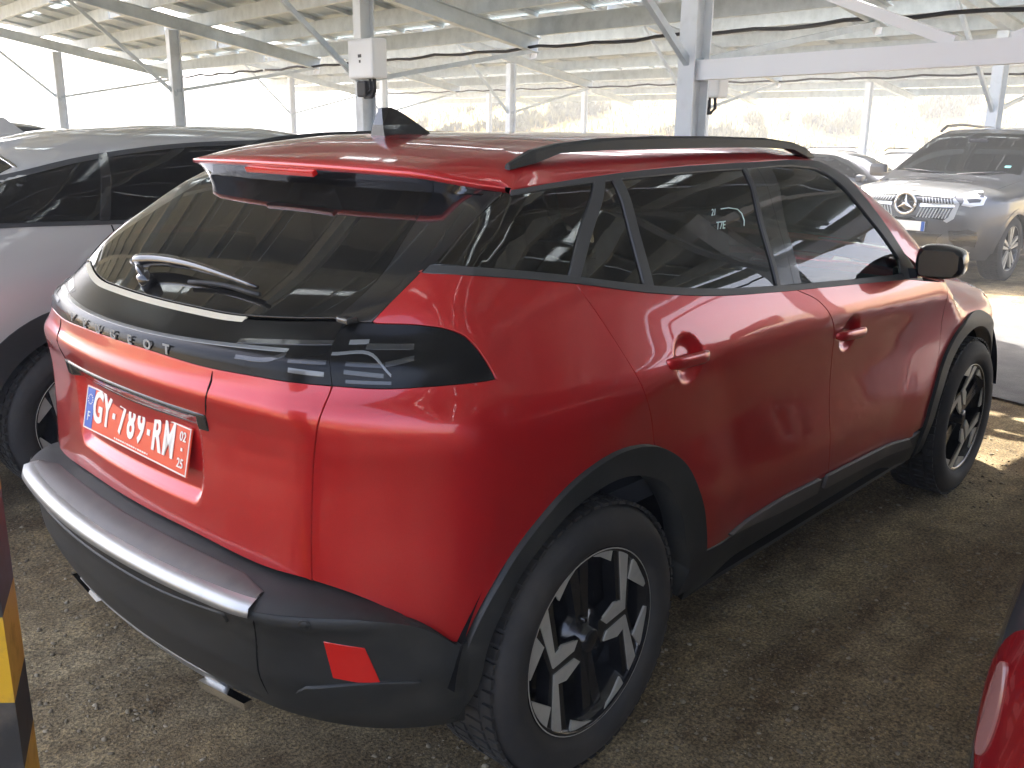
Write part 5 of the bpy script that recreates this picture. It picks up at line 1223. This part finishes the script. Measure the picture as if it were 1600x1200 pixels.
def shell(name, mat, f, xa, xb, parent, arches=(), zc=.62, nx=110, nph=72, hz=.36, ar=.40):
    """whole body skin: sections along x, each found by shooting rays out of the middle"""
    t = np.linspace(0, 1, nx); xs = xa+(xb-xa)*(.5-.5*np.cos(PI*(t*.96+.02)))
    lo, hi = xa, 1.0                                  # first and last station that still hold the centre
    for _ in range(40):
        m_ = (lo+hi)/2; ok = f(np.array([m_]), np.array([0.]), np.array([zc]))[0] > .004
        lo, hi = (lo, m_) if ok else (m_, hi)
    xA = hi; lo, hi = 1.0, xb
    for _ in range(40):
        m_ = (lo+hi)/2; ok = f(np.array([m_]), np.array([0.]), np.array([zc]))[0] > .004
        lo, hi = (m_, hi) if ok else (lo, m_)
    xB = lo
    k = nx//4
    xs = np.r_[xA+.45*(np.linspace(0,1,k)**2.2), np.linspace(xA+.45, xB-.45, nx-2*k+2)[1:-1], xB-.45*(np.linspace(1,0,k)**2.2)]
    ph = np.linspace(-R(142), R(142), nph)
    X, PH = np.meshgrid(xs, ph, indexing='ij'); n = X.size
    O = np.stack([X.ravel(), np.zeros(n), np.full(n, zc)], 1); D = np.stack([np.zeros(n), np.sin(PH.ravel()), np.cos(PH.ravel())], 1)
    lo = np.zeros(n); hi = np.full(n, 1.6)
    for _ in range(24):
        m_ = (lo+hi)/2; ins = f(*(O+D*m_[:,None]).T) > 0; lo = np.where(ins, m_, lo); hi = np.where(ins, hi, m_)
    S = O+D*((lo+hi)/2)[:,None]; S[:,2] = np.maximum(S[:,2], .26); N = gradF(S, f)
    S3 = S.reshape(len(xs), nph, 3); Fc = []
    for i in range(len(xs)-1):
        for j in range(nph-1):
            c = (S3[i,j]+S3[i+1,j+1])/2
            if abs(c[1]) > .45 and any(math.hypot(c[0]-a, c[2]-hz) < ar for a in arches): continue
            Fc.append((i*nph+j, i*nph+j+1, (i+1)*nph+j+1, (i+1)*nph+j))
    q = Fc[len(Fc)//2]; c = np.cross(S[q[1]]-S[q[0]], S[q[3]]-S[q[0]])
    if c@N[q[0]] < 0: Fc = [k_[::-1] for k_ in Fc]
    return link(name, mesh(name, S, Fc, True, N), mat, parent)
def arcp(ax, hz, r, a0, a1, n=36): return [np.array([ax+r*math.cos(a), 0, hz+r*math.sin(a)]) for a in np.linspace(R(a0), R(a1), n)]
def P2(*q): return [np.array([x, 0, z]) for x, z in q]
def common(t, f, wkey, axles, hw, hz, ar=.40, clad=True, cladw=.07, x0=-.7, x1=3.3, spin=0, steer=0.):
    for s in (-1, 1):
        for i, ax in enumerate(axles):
            put_wheel(wkey, t, ax, s*(hw-.012), hz, spin, s > 0, steer if i else 0)
            if clad: panel('arch_cladding', M['plastic'], outline(arcp(ax, hz, ar+cladw, 188, -8), arcp(ax, hz, ar-.03, -8, 188)), 'side', f, t, off=.008, depth=.06, mirror=s > 0, gap=0, sp=.05)
    mb = MB(); mb.box(((axles[0]+axles[1])/2, 0, .50), (axles[1]-axles[0]-.7, 2*hw-.26, .34))
    for ax in axles: mb.box((ax, 0, .62), (1.0, 1.10, .50))
    mb.build('underbody', M['void'], t)
def seams(t, f, lines, mirror=(False, True)):
    for ln in lines:
        for mi in mirror:
            A = cr(P2(*ln), .03); B = [p+np.array([.005, 0, 0]) for p in A]
            panel('door_seam', M['void'], outline(A, B[::-1]), 'side', f, t, off=.0008, gap=0, depth=.002, mirror=mi)

# ---- silver fastback to the left of the red car
def build_fastback():
    hz = .36; ax = (-.08, 2.70)
    f = car_F(([.2,.32,.45,.62,.80,.95,1.08,1.18,1.3,1.42,1.55],[.80,.86,.885,.89,.90,.895,.87,.825,.755,.68,.60]),
              ([-1.1,-.8,-.4,0,2.4,2.9,3.4],[.16,.09,.04,0,0,.03,.14]), ([.2,.5,.75,.98,1.02,1.1,1.3],[-.86,-.92,-.93,-.96,-.95,-.80,-.50]), .16,
              ([.2,.5,.8,.95],[3.45,3.54,3.54,3.45]), (.25,.3),
              ([-1.1,-.95,-.65,-.35,-.10,.25,.7,1.2,1.6,2.0,2.45,2.6,3.2,3.5],[.98,1.03,1.19,1.345,1.44,1.505,1.53,1.525,1.46,1.31,1.07,1.01,.93,.84]), arch=ax, hz=hz)
    t = thing('silver_fastback', 'dusty silver fastback car parked on the left of the red crossover', 'car', (.0, 2.56, 0))
    shell('body', M['silver'], f, -1.2, 3.8, t, ax, hz=hz, ar=.42, nx=150, nph=110)
    common(t, f, 'red', ax, .895, hz, .42)
    top = P2((-.80,1.165),(-.60,1.225),(-.43,1.27),(-.22,1.325),(.05,1.385),(.35,1.425),(.8,1.45),(1.25,1.44),(1.55,1.385),(1.85,1.27),(2.08,1.145))
    bot = P2((2.08,1.10),(1.2,1.115),(.55,1.135),(.1,1.155),(-.35,1.165),(-.80,1.155))
    for mi in (False, True):
        panel('window_surround', M['trim'], outline(cr([p+np.array([0,0,.014]) for p in top], .03), cr([p-np.array([0,0,.014]) for p in bot], .03)), 'side', f, t, off=.003, gap=0, mirror=mi, sp=.04)
        panel('side_window', M['tint_soft'], outline(cr(top, .03), cr(bot, .03)), 'side', f, t, off=.006, gap=.004, depth=.004, mirror=mi, sp=.04)
        for x0, x1 in ((.16,.06),(1.18,1.22)):
            panel('pillar_trim', M['gloss'], outline(cr(P2((x0-.02,1.41 if x0 < 1 else 1.435),(x1-.02,1.16 if x0 < 1 else 1.125)), .03), cr(P2((x1+.02,1.16 if x0 < 1 else 1.125),(x0+.02,1.42 if x0 < 1 else 1.435)), .03)), 'side', f, t, off=.0075, gap=0, depth=.004, mirror=mi)
        panel('side_cladding', M['plastic'], outline(P2((.42,.42),(.42,.27),(2.2,.27),(2.2,.42))), 'side', f, t, off=.010, gap=0, mirror=mi, sp=.06)
        panel('taillight', M['red_lens'], outline([np.array([-.55,-.80,.98]), np.array([-.85,-.60,1.0]), np.array([-.92,-.2,.99]), np.array([-.92,-.2,.94]), np.array([-.85,-.62,.92]), np.array([-.6,-.8,.90])]), 'cyl', f, t, off=.004, gap=0, mirror=mi)
        panel('rear_bumper_cladding', M['plastic'], outline([np.array([-.52,-.85,.52]), np.array([-.9,-.5,.50]), np.array([-.92,0,.50]), np.array([-.92,0,.28]), np.array([-.85,-.55,.28]), np.array([-.53,-.85,.30])]), 'cyl', f, t, off=.008, gap=0, mirror=mi)
        hb = MB(); s = 1 if mi else -1
        for hx in (.30, 1.42): hb.tube([(hx-.10, s*.905, .985), (hx-.05, s*.925, .99), (hx+.05, s*.925, .99), (hx+.10, s*.905, .985)], .013, 8)
        hb.build('door_handles', M['silver'], t)
    seams(t, f, [[(.08,1.14),(.10,1.00),(.20,.85),(.38,.70),(.44,.50)], [(1.20,1.11),(1.24,.8),(1.22,.44)], [(2.12,1.05),(2.16,.7),(2.14,.44)]])
    gl = outline(cr([np.array([-.16,-.60,1.40]), np.array([-.17,0,1.43]), np.array([-.16,.60,1.40])], .05), cr([np.array([-.5,.64,1.22]), np.array([-.80,.62,1.08])], .05), cr([np.array([-.86,0,1.07]), np.array([-.80,-.62,1.08])], .05), cr([np.array([-.5,-.64,1.22]), np.array([-.16,-.60,1.40])], .05))
    panel('rear_window', M['rear_tint'], gl, 'sec', f, t, off=.003, gap=0, depth=.005, sp=.05)
    edge = cr([np.array([-.165,-.62,1.395]), np.array([-.155,-.3,1.43]), np.array([-.15,0,1.435]), np.array([-.155,.3,1.43]), np.array([-.165,.62,1.395])], .03)
    panel('rear_window_edge', M['chrome'], outline(edge, [p+np.array([-.010,0,0]) for p in edge][::-1]), 'sec', f, t, off=.007, gap=0, depth=.005)
    panel('windscreen', M['wind'], outline(cr([np.array([1.42,-.55,1.48]), np.array([1.46,0,1.50]), np.array([1.42,.55,1.48])], .05), cr([np.array([2.25,.68,1.1]), np.array([2.42,0,1.08]), np.array([2.25,-.68,1.1])], .05)), 'sec', f, t, off=.003, gap=0, depth=.005, sp=.06)
    mb = MB(); mb.add([(.10,-.012,1.49),(.10,.012,1.49),(.02,-.006,1.555),(.02,.006,1.555),(-.02,-.006,1.555),(-.02,.006,1.555),(-.04,-.012,1.46),(-.04,.012,1.46)], [(0,2,3,1),(2,4,5,3),(4,6,7,5),(0,6,4,2),(1,3,5,7)]); mb.build('aerial_fin', M['silver'], t)
    for s in (1, -1):
        mb = MB(); mb.box((2.02, s*1.02, 1.10), (.14,.20,.15), bev=.04); mb.box((2.06, s*.90, 1.06), (.05,.10,.05)); mb.build('mirror', M['silver'], t)
build_fastback()

# ---- generic crossover body for the cars farther off
F_GEN = car_F(([.2,.32,.5,.75,.95,1.05,1.2,1.4,1.55],[.78,.84,.87,.885,.87,.83,.76,.66,.58]), ([-1,-.7,-.3,0,2.3,2.8,3.3],[.13,.07,.02,0,0,.03,.15]),
              ([.2,.5,.8,1.05,1.3,1.5],[-.74,-.80,-.78,-.74,-.55,-.35]), .16, ([.2,.5,.8,.98],[3.36,3.44,3.42,3.3]), (.25,.3),
              ([-.8,-.4,0,.8,1.3,1.7,2.2,2.35,2.9,3.3],[1.46,1.50,1.54,1.57,1.55,1.43,1.10,1.03,.97,.84]), arch=(0,2.6), hz=.335)
F_SED = car_F(([.2,.32,.5,.75,.9,1.0,1.15,1.3,1.45],[.78,.84,.87,.885,.86,.82,.75,.66,.56]), ([-1.2,-.8,-.3,0,2.3,2.8,3.3],[.16,.08,.02,0,0,.03,.15]),
              ([.2,.5,.8,1.0,1.1],[-1.0,-1.08,-1.06,-1.0,-.9]), .16, ([.2,.5,.75,.9],[3.46,3.56,3.54,3.4]), (.25,.3),
              ([-1.1,-.7,-.35,.1,.6,1.1,1.5,2.1,2.3,2.9,3.4],[1.03,1.06,1.20,1.37,1.44,1.43,1.34,1.03,.96,.89,.80]), arch=(0,2.7), hz=.335)
def build_plain(name, label, cat, mat, f, ax, loc, rot, kind='suv', group=None, rails=True):
    t = thing(name, label, cat, loc, (0, 0, rot), group)
    xa = -.95 if kind == 'suv' else -1.25
    shell('body', mat, f, xa, 3.8, t, ax, hz=.335, ar=.37, nx=80, nph=56)
    common(t, f, 'plain', ax, .88, .335, .37, clad=kind == 'suv', cladw=.05)
    if kind == 'suv': side = P2((-.45,1.15),(-.30,1.40),(0,1.45),(.8,1.475),(1.25,1.455),(1.55,1.36),(1.95,1.12),(1.95,1.04),(1.0,1.06),(.2,1.09),(-.45,1.12))
    else: side = P2((-.20,1.08),(.10,1.245),(.5,1.33),(.9,1.345),(1.25,1.32),(1.55,1.20),(1.92,1.01),(1.92,.95),(1.0,.975),(.2,1.0),(-.20,1.03))
    for mi in (False, True):
        panel('window_surround', M['trim'], outline(side), 'side', f, t, off=.003, gap=-.008, mirror=mi, sp=.08)
        panel('side_window', M['tint_soft'], outline(side), 'side', f, t, off=.006, gap=.012, depth=.004, mirror=mi, sp=.08)
        for xx in (.25, 1.1):
            zt, zb = (1.44,1.08) if kind == 'suv' else (1.27 if xx < 1 else 1.33, .99)
            panel('pillar_trim', M['trim'], outline(P2((xx-.03,zt),(xx+.03,zt),(xx+.03,zb),(xx-.03,zb))), 'side', f, t, off=.008, gap=0, depth=.004, mirror=mi, sp=.08)
        s = 1 if mi else -1
        if kind == 'suv':
            panel('headlight', M['white_lens'], outline([np.array(q)*np.array([1,s,1]) for q in ((3.05,.80,.86),(3.3,.52,.80),(3.3,.52,.70),(3.1,.82,.74))]), 'front', f, t, off=.004, gap=0)
            panel('taillight', M['red_lens'], outline([np.array(q)*np.array([1,s,1]) for q in ((-.50,.84,1.0),(-.72,.55,1.0),(-.75,.5,.86),(-.55,.85,.80))]), 'cyl', f, t, off=.004, gap=0)
        else:
            panel('headlight', M['white_lens'], outline([np.array(q)*np.array([1,s,1]) for q in ((3.1,.80,.78),(3.4,.50,.72),(3.4,.52,.64),(3.15,.82,.68))]), 'front', f, t, off=.004, gap=0)
            panel('taillight', M['red_lens'], outline([np.array(q)*np.array([1,s,1]) for q in ((-.80,.80,.95),(-1.0,.5,.96),(-1.0,.5,.84),(-.85,.82,.80))]), 'cyl', f, t, off=.004, gap=0)
        mb = MB(); zz = 1.08 if kind == 'suv' else .98
        mb.box((1.92, s*.99, zz), (.13,.19,.14), bev=.04); mb.box((1.95, s*.88, zz-.03), (.05,.10,.05)); mb.build('mirror', mat, t)
        if kind == 'suv' and rails:
            mb = MB(); mb.tube([(-.25,s*.58,1.47),(-.1,s*.58,1.545),(1.2,s*.58,1.575),(1.35,s*.58,1.52)], .018, 8); mb.build('roof_rail', M['plastic'], t)
    if kind == 'suv':
        ws = [np.array(q) for q in ((1.42,-.50,1.50),(1.46,0,1.52),(1.42,.50,1.50),(2.1,.66,1.12),(2.24,0,1.10),(2.1,-.66,1.12))]
        rw = [np.array(q) for q in ((0,-.55,1.44),(0,.55,1.44),(0,.66,1.10),(0,-.66,1.10))]
        panel('rear_window', M['rear_tint'], outline(rw), 'rear', f, t, off=.004, gap=0, depth=.004, sp=.08)
    else:
        ws = [np.array(q) for q in ((1.28,-.46,1.38),(1.32,0,1.40),(1.28,.46,1.38),(1.95,.62,1.06),(2.08,0,1.05),(1.95,-.62,1.06))]
        rw = [np.array(q) for q in ((.02,-.48,1.33),(.0,0,1.35),(.02,.48,1.33),(-.50,.62,1.12),(-.58,0,1.12),(-.50,-.62,1.12))]
        panel('rear_window', M['rear_tint'], outline(rw), 'sec', f, t, off=.004, gap=0, depth=.004, sp=.08)
    panel('windscreen', M['wind'], outline(ws), 'sec', f, t, off=.004, gap=0, depth=.004, sp=.08)
    panel('grille', M['gloss'], outline([np.array(q) for q in ((3.4,-.45,.72),(3.4,.45,.72),(3.4,.40,.42),(3.4,-.40,.42))]), 'front', f, t, off=.004, gap=0, sp=.08)
    return t
def on_ground(x, y): return (x, y, gz(x)+.0)
build_plain('navy_crossover', 'dark blue crossover parked beyond the silver fastback', 'car', M['navy'], F_GEN, (0,2.6), (-.25, 5.25, -.02), R(2), rails=False)
build_plain('white_crossover', 'white crossover with dark windows far behind, under the grassy bank', 'car', M['white_paint'], F_GEN, (0,2.6), on_ground(28.5, 12.4), R(-75))
build_plain('grey_saloon', 'grey saloon seen side-on between the red windscreen pillar and the grey SUV', 'car', M['grey'], F_SED, (0,2.7), (16.3, 7.1, gz(16.3)+.02), R(-90), 'saloon')
build_plain('dark_hatchback', 'dark car with a raked windscreen showing over the bonnet of the grey SUV', 'car', M['darkgrey'], F_GEN, (0,2.6), on_ground(21.3, 6.1), R(180))
build_plain('blue_grey_crossover', 'pale crossover in the back row, mostly hidden behind the dark hatchback', 'car', M['silver'], F_GEN, (0,2.6), on_ground(30.0, 8.2), R(180))

M['head_lamp'] = Mat('head_lamp', (.62,.64,.66), .12, .2, coat=1).m
# ---- grey SUV with the big star grille, facing the camera
def build_suv():
    hz = .375; ax = (0, 2.995)
    f = car_F(([.22,.35,.55,.80,.98,1.08,1.16,1.35,1.6,1.75],[.86,.92,.955,.965,.955,.925,.88,.79,.68,.60]), ([-1.2,-.8,-.3,0,2.6,3.2,3.6,3.9],[.12,.06,.02,0,0,.015,.05,.12]),
              ([.2,.6,1.0,1.2,1.5,1.8],[-1.0,-1.06,-1.04,-1.0,-.85,-.6]), .14, ([.22,.40,.52,.70,.90,1.02,1.10],[3.72,3.83,3.87,3.87,3.85,3.80,3.66]), (.16,.22),
              ([-1,-.6,0,.8,1.45,1.75,2.1,2.62,2.78,3.2,3.55,3.75],[1.66,1.71,1.745,1.76,1.735,1.66,1.48,1.205,1.145,1.11,1.07,1.0]), crown=(.05,.08), rf=.26, arch=ax, hz=hz, flare=.012)
    t = thing('grey_suv', 'grey SUV with a star emblem in its chrome grille, facing the camera', 'SUV', (13.57, 2.03, -.15), (0, 0, R(177.5)))
    shell('body', M['grey'], f, -1.3, 4.1, t, ax, zc=.68, hz=hz, ar=.43, nx=150, nph=96)
    common(t, f, 'suv', ax, .945, hz, .43, clad=False)
    for s in (-1, 1):
        for a_ in ax: panel('arch_lip', M['grey'], outline(arcp(a_, hz, .465, 185, -5), arcp(a_, hz, .405, -5, 185)), 'side', f, t, off=.006, depth=.06, mirror=s > 0, gap=0, sp=.05)
    def fp(*q): return [np.array([3.8, y, z]) for y, z in q]
    fpan = lambda nm, mat, P, off, **k: panel(nm, mat, outline(P), 'front', f, t, off=off, gap=0, **k)
    g = fpan('grille', M['gloss'], fp((-.47,1.01),(0,1.025),(.47,1.01),(.545,.90),(.50,.76),(.44,.715),(-.44,.715),(-.50,.76),(-.545,.90)), .004, sp=.05)
    rim = [(-.50,1.03),(0,1.045),(.50,1.03),(.58,.90),(.53,.74),(.46,.69)]; rin = [(.44,.715),(.50,.76),(.545,.90),(.47,1.01),(0,1.025),(-.47,1.01)]
    fpan('grille_frame', M['chrome'], cr(fp((-.53,.998),(0,1.02),(.53,.998)), .04)+cr(fp((.49,.968),(0,.988),(-.49,.968)), .04), .022)
    for s in (1, -1):
        fpan('grille_frame', M['satin'], fp((s*.52,1.025),(s*.585,.90),(s*.54,.74),(s*.47,.69),(s*.43,.71),(s*.49,.76),(s*.54,.90),(s*.48,1.0)), .014)
        fpan('grille_bar', M['chrome'], fp((s*.16,.893),(s*.53,.900),(s*.535,.868),(s*.16,.856)), .022)
        for k in range(11):
            y = s*(.165+.034*k)
            fpan('grille_slat', M['satin'], fp((y,.968-.02*abs(y)),(y+s*.009,.968-.02*abs(y)),(y+s*.009+s*.018,.905),(y+s*.018,.905)), .014, depth=.01)
            y2 = s*(.15+.034*k)
            fpan('grille_slat', M['satin'], fp((y2+s*.025,.845),(y2+s*.034,.845),(y2+s*.009-s*.018,.735),(y2-s*.018,.735)), .014, depth=.01)
        hl = fpan('headlight', M['head_lamp'], fp((s*.59,1.01),(s*.78,1.045),(s*.93,1.05),(s*.945,.98),(s*.89,.90),(s*.72,.875),(s*.61,.89)), .006)
        q = [(s*.66,.96),(s*.78,.97),(s*.86,.96),(s*.84,.93),(s*.70,.92)]
        panel('headlight_core', M['lamp_grey'], outline(fp(*q)), 'front', f, hl, off=.010, gap=0)
        panel('headlight_brow', M['gloss'], outline(fp((s*.80,1.03),(s*.90,1.025),(s*.90,.985),(s*.84,.985))), 'front', f, hl, off=.010, gap=0)
        it = fpan('air_intake', M['gloss'], fp((s*.50,.60),(s*.72,.625),(s*.84,.60),(s*.87,.52),(s*.85,.42),(s*.62,.40),(s*.52,.50)), .004)
        for z in (.555, .49): panel('intake_fin', M['lamp_grey'], outline(fp((s*.54,z+.02),(s*.85,z+.018),(s*.85,z),(s*.56,z))), 'front', f, it, off=.018, gap=0)
    fpan('lower_grille', M['gloss'], fp((-.44,.56),(.44,.56),(.36,.40),(-.36,.40)), .004)
    fpan('front_lip', M['satin'], cr(fp((-.80,.36),(0,.345),(.80,.36)), .05)+cr(fp((.78,.325),(0,.31),(-.78,.325)), .05), .012)
    # star emblem: ring and three rays
    q = project(to2d(np.array([[3.85,0,.885]]), 'front'), 'front', 1, f, .03)[0]
    mt = Matrix.Translation(Vector(q)) @ Matrix.Rotation(R(90), 4, 'Z')
    e = MB(); ring = [(.118*math.cos(a), .0, .118*math.sin(a)) for a in np.linspace(0, 2*PI, 41)]
    e.tube(ring, .015, 8)
    for k in range(3):
        a = R(90+120*k); tip = (.112*math.cos(a), .112*math.sin(a)); b1 = (.022*math.cos(a+R(60)), .022*math.sin(a+R(60))); b2 = (.022*math.cos(a-R(60)), .022*math.sin(a-R(60)))
        V = [(0,-.016,0),(b1[0],0,b1[1]),(tip[0],-.002,tip[1]),(b2[0],0,b2[1])]
        e.add(V, [(0,1,2),(0,2,3),(1,3,2)])
    em = e.me('star_emblem'); em.transform(mt); link('star_emblem', em, M['chrome'], g)
    bk = MB(); bk.lathe([(0,.0),(.125,.0),(.125,-.03)], 32); bm_ = bk.me('emblem_backing'); bm_.transform(Matrix.Translation(Vector(q)+Vector((-.012,0,0))) @ Matrix.Rotation(R(90), 4, 'Z')); link('emblem_backing', bm_, M['gloss'], g)
    # blank white plate with a blue band at one end
    q = project(to2d(np.array([[3.85,0,.63]]), 'front'), 'front', 1, f, .02)[0]
    mb = MB(); mb.box((q[0],0,.635), (.012,.52,.11), bev=.002); pl = mb.build('number_plate', Mat('suv_plate', (.85,.85,.83), .4).m, t)
    mb = MB(); mb.box((q[0]+.007,.24,.635), (.004,.04,.11)); mb.build('plate_band', M['plate_blue'], pl)
    mb = MB(); mb.box((q[0]-.02,0,.635), (.03,.56,.13), bev=.006); mb.build('plate_holder', M['plastic'], pl)
    # glasshouse
    ws = [np.array(q) for q in ((1.62,-.60,1.66),(1.66,0,1.70),(1.62,.60,1.66),(2.1,.70,1.44),(2.52,.76,1.20),(2.66,.4,1.20),(2.70,0,1.20),(2.66,-.4,1.20),(2.52,-.76,1.20),(2.1,-.70,1.44))]
    panel('windscreen', M['wind'], outline(ws), 'sec', f, t, off=.003, gap=0, depth=.005, sp=.06)
    wi = [np.array(q) for q in ((1.72,-.52,1.63),(1.74,0,1.655),(1.72,.52,1.63),(2.1,.62,1.45),(2.42,.67,1.27),(2.54,0,1.25),(2.42,-.67,1.27),(2.1,-.62,1.45))]
    side = P2((-.75,1.20),(-.55,1.58),(0,1.635),(.8,1.65),(1.35,1.625),(1.7,1.50),(2.28,1.20),(2.28,1.13),(1.0,1.15),(-.75,1.17))
    for mi in (False, True):
        s = 1 if mi else -1
        panel('window_surround', M['trim'], outline(side), 'side', f, t, off=.003, gap=-.010, mirror=mi, sp=.06)
        panel('side_window', M['tint_soft'], outline(side), 'side', f, t, off=.006, gap=.012, depth=.004, mirror=mi, sp=.06)
        mb = MB(); mb.box((2.32, s*1.085, 1.19), (.14,.22,.17), bev=.05); mb.box((2.36, s*.95, 1.14), (.06,.12,.05)); mb.build('mirror', M['grey'], t)
        mb = MB(); mb.tube([(-.55,s*.64,1.68),(-.35,s*.64,1.755),(.8,s*.64,1.79),(1.35,s*.64,1.765),(1.52,s*.64,1.70)], .020, 8); mb.build('roof_rail', M['gloss'], t)
        panel('bonnet_seam', M['void'], outline([np.array(q)*np.array([1,s,1]) for q in ((3.60,.74,1.04),(3.1,.80,1.08),(2.6,.80,1.14),(2.6,.806,1.14),(3.1,.806,1.08),(3.60,.746,1.04))]), 'sec', f, t, off=.001, gap=0, depth=.002)
        mb = MB(); mb.tube([(2.66,s*.08,1.19),(2.60,s*.62,1.235)], .010, 6); mb.build('wiper', M['gloss'], t)
        mb = MB(); x, y = 1.35, s*.40; mb.box((x,y,.95), (.5,.52,.2), bev=.05); mb.box((x-.30,y,1.20), (.16,.5,.60), Matrix.Rotation(-.2, 4, 'Y'), .06); mb.box((x-.40,y,1.50), (.1,.26,.17), bev=.04); mb.build('seat', M['cloth'], t)
    mb = MB(); mb.box((2.3,0,1.08), (.5,1.6,.16), bev=.06); mb.build('dashboard', M['black'], t)
    sw = MB(); mt = Matrix.Translation((1.98,.40,1.20)) @ Matrix.Rotation(R(-65), 4, 'Y')
    sw.tube([mt @ Vector((.17*math.cos(a), .18*math.sin(a), 0)) for a in np.linspace(0, 2*PI, 25)], .014, 8); sw.build('steering_wheel', M['black'], t)
    mb = MB(); mb.box((1.9,0,1.58), (.03,.24,.07), bev=.015); mb.build('rear_view_mirror', M['black'], t)
    for y, z in ((.55,1.26),): 
        q = project(np.array([[2.42, math.atan2(y, 1.27-.85)*.65]]), 'sec', 1, f, .004)[0]
        mb = MB(); mb.box(tuple(q), (.05,.07,.004), Matrix.Rotation(R(28), 4, 'Y')); mb.build('windscreen_sticker', Mat('sticker', (.25,.70,.62), .5).m, t)
    for s, ang in ((1, .9), (-1, .9)):
        pass
build_suv()

# ---- dark car close on the right: only its tail corner reaches into the picture
M['pink_lens'] = Mat('pink_lens', (.22,.10,.09), .2, coat=.6).m; M['red_lens_mid'] = Mat('red_lens_mid', (.16,.008,.008), .15, coat=.8).m
def build_neighbour():
    hz = .35; ax = (0, 2.68)
    f = car_F(([.2,.34,.5,.68,.85,1.0,1.12,1.3,1.5,1.62],[.80,.86,.89,.905,.90,.885,.84,.76,.66,.58]), ([-1,-.7,-.3,0,2.4,2.9,3.4],[.15,.08,.025,0,0,.03,.15]),
              ([.2,.34,.5,.58,.75,1.0,1.1,1.3,1.5],[-.72,-.80,-.83,-.80,-.76,-.74,-.70,-.52,-.32]), .16, ([.2,.5,.8,.98],[3.4,3.5,3.48,3.35]), (.25,.3),
              ([-.8,-.4,0,.8,1.35,1.8,2.25,2.4,3.0,3.4],[1.50,1.56,1.60,1.625,1.60,1.45,1.13,1.06,1.0,.86]), rc=.22, arch=ax, hz=hz)
    t = thing('dark_crossover', 'dark grey car with a round red tail lamp at the lower right edge', 'car', (.16, -2.66, 0), (0, 0, R(0)))
    shell('body', M['darkgrey'], f, -1.0, 3.8, t, ax, hz=hz, ar=.40, nx=140, nph=96)
    common(t, f, 'red', ax, .90, hz, .40)
    ang = np.linspace(0, 2*PI, 40)[:-1]
    for mi in (False, True):
        s = -1 if mi else 1
        cen = np.array([-.60, s*.66, .80]); u0 = math.atan2(cen[1], CYL_X-cen[0])*.95
        def lamp(r0, r1, du=0, dz=0):
            out = []
            for a in ang:
                uu = u0+du+r0*math.cos(a); zz = cen[2]+dz+r1*math.sin(a)*(1+.15*math.cos(a)*s); th = uu/.95
                out.append(np.array([CYL_X-math.cos(th), math.sin(th), zz]))
            return out
        lm = panel('tail_lamp', M['red_lens_dark'], outline(lamp(.17,.155)), 'cyl', f, t, off=.010, gap=0, depth=.03, sp=.02)
        panel('tail_lamp_ring', M['red_lens_mid'], outline(lamp(.115,.105,-.01*s)), 'cyl', f, lm, off=.014, gap=0, sp=.02)
        panel('tail_lamp_reverse', M['pink_lens'], outline(lamp(.014,.070,.135*s,-.01)), 'cyl', f, lm, off=.015, gap=0, sp=.02)
        panel('window_surround', M['tint'], outline(P2((-.42,1.18),(-.28,1.42),(0,1.48),(.8,1.51),(1.28,1.49),(1.6,1.38),(2.0,1.14),(2.0,1.06),(1.0,1.08),(-.42,1.14))), 'side', f, t, off=.004, gap=0, mirror=mi, sp=.06)
    panel('rear_bumper', M['plastic'], outline([np.array(q) for q in ((-.50,-.88,.60),(-.78,-.5,.58),(-.80,0,.58),(-.78,.5,.58),(-.50,.88,.60),(-.50,.88,.30),(-.78,.5,.28),(-.80,0,.28),(-.78,-.5,.28),(-.50,-.88,.30))]), 'cyl', f, t, off=.008, gap=0, sp=.03)
    panel('rear_window', M['rear_tint'], outline([np.array(q) for q in ((0,-.56,1.50),(0,.56,1.50),(0,.68,1.14),(0,-.68,1.14))]), 'rear', f, t, off=.004, gap=0, sp=.06)
    panel('windscreen', M['wind'], outline([np.array(q) for q in ((1.46,-.52,1.55),(1.5,0,1.57),(1.46,.52,1.55),(2.15,.68,1.15),(2.28,0,1.13),(2.15,-.68,1.15))]), 'sec', f, t, off=.004, gap=0, sp=.06)
    mb = MB(); mb.box((-.775,0,.86), (.02,.52,.11), bev=.003); mb.build('number_plate', M['plate_white'], t)
    for s in (1, -1):
        panel('headlight', M['white_lens'], outline([np.array(q)*np.array([1,s,1]) for q in ((3.05,.82,.88),(3.35,.52,.82),(3.35,.52,.72),(3.1,.84,.76))]), 'front', f, t, off=.004, gap=0)
        mb = MB(); mb.box((1.95, s*1.02, 1.11), (.14,.20,.15), bev=.04); mb.box((1.98, s*.90, 1.07), (.05,.12,.05)); mb.build('mirror', M['darkgrey'], t)
build_neighbour()
# ------------------------------------------------------------------ thin volume added to imitate the milky veil of lens glare
def glare_haze():
    mb = MB(); x0, x1, y0, y1, z0, z1 = -64, 404, -304, 304, -12.0, 16
    mb.box(((x0+x1)/2, (y0+y1)/2, (z0+z1)/2), (x1-x0, y1-y0, z1-z0))
    mt = bpy.data.materials.new('glare_haze'); mt.use_nodes = True; t = mt.node_tree; t.nodes.clear()
    out = t.nodes.new('ShaderNodeOutputMaterial'); v = t.nodes.new('ShaderNodeVolumePrincipled')
    v.inputs['Color'].default_value = (.95,.97,1,1); v.inputs['Density'].default_value = .0065; v.inputs['Anisotropy'].default_value = .2
    t.links.new(v.outputs[0], out.inputs['Volume'])
    o = mb.build('glare_haze', mt); o['kind'] = 'stuff'; return o
glare_haze()
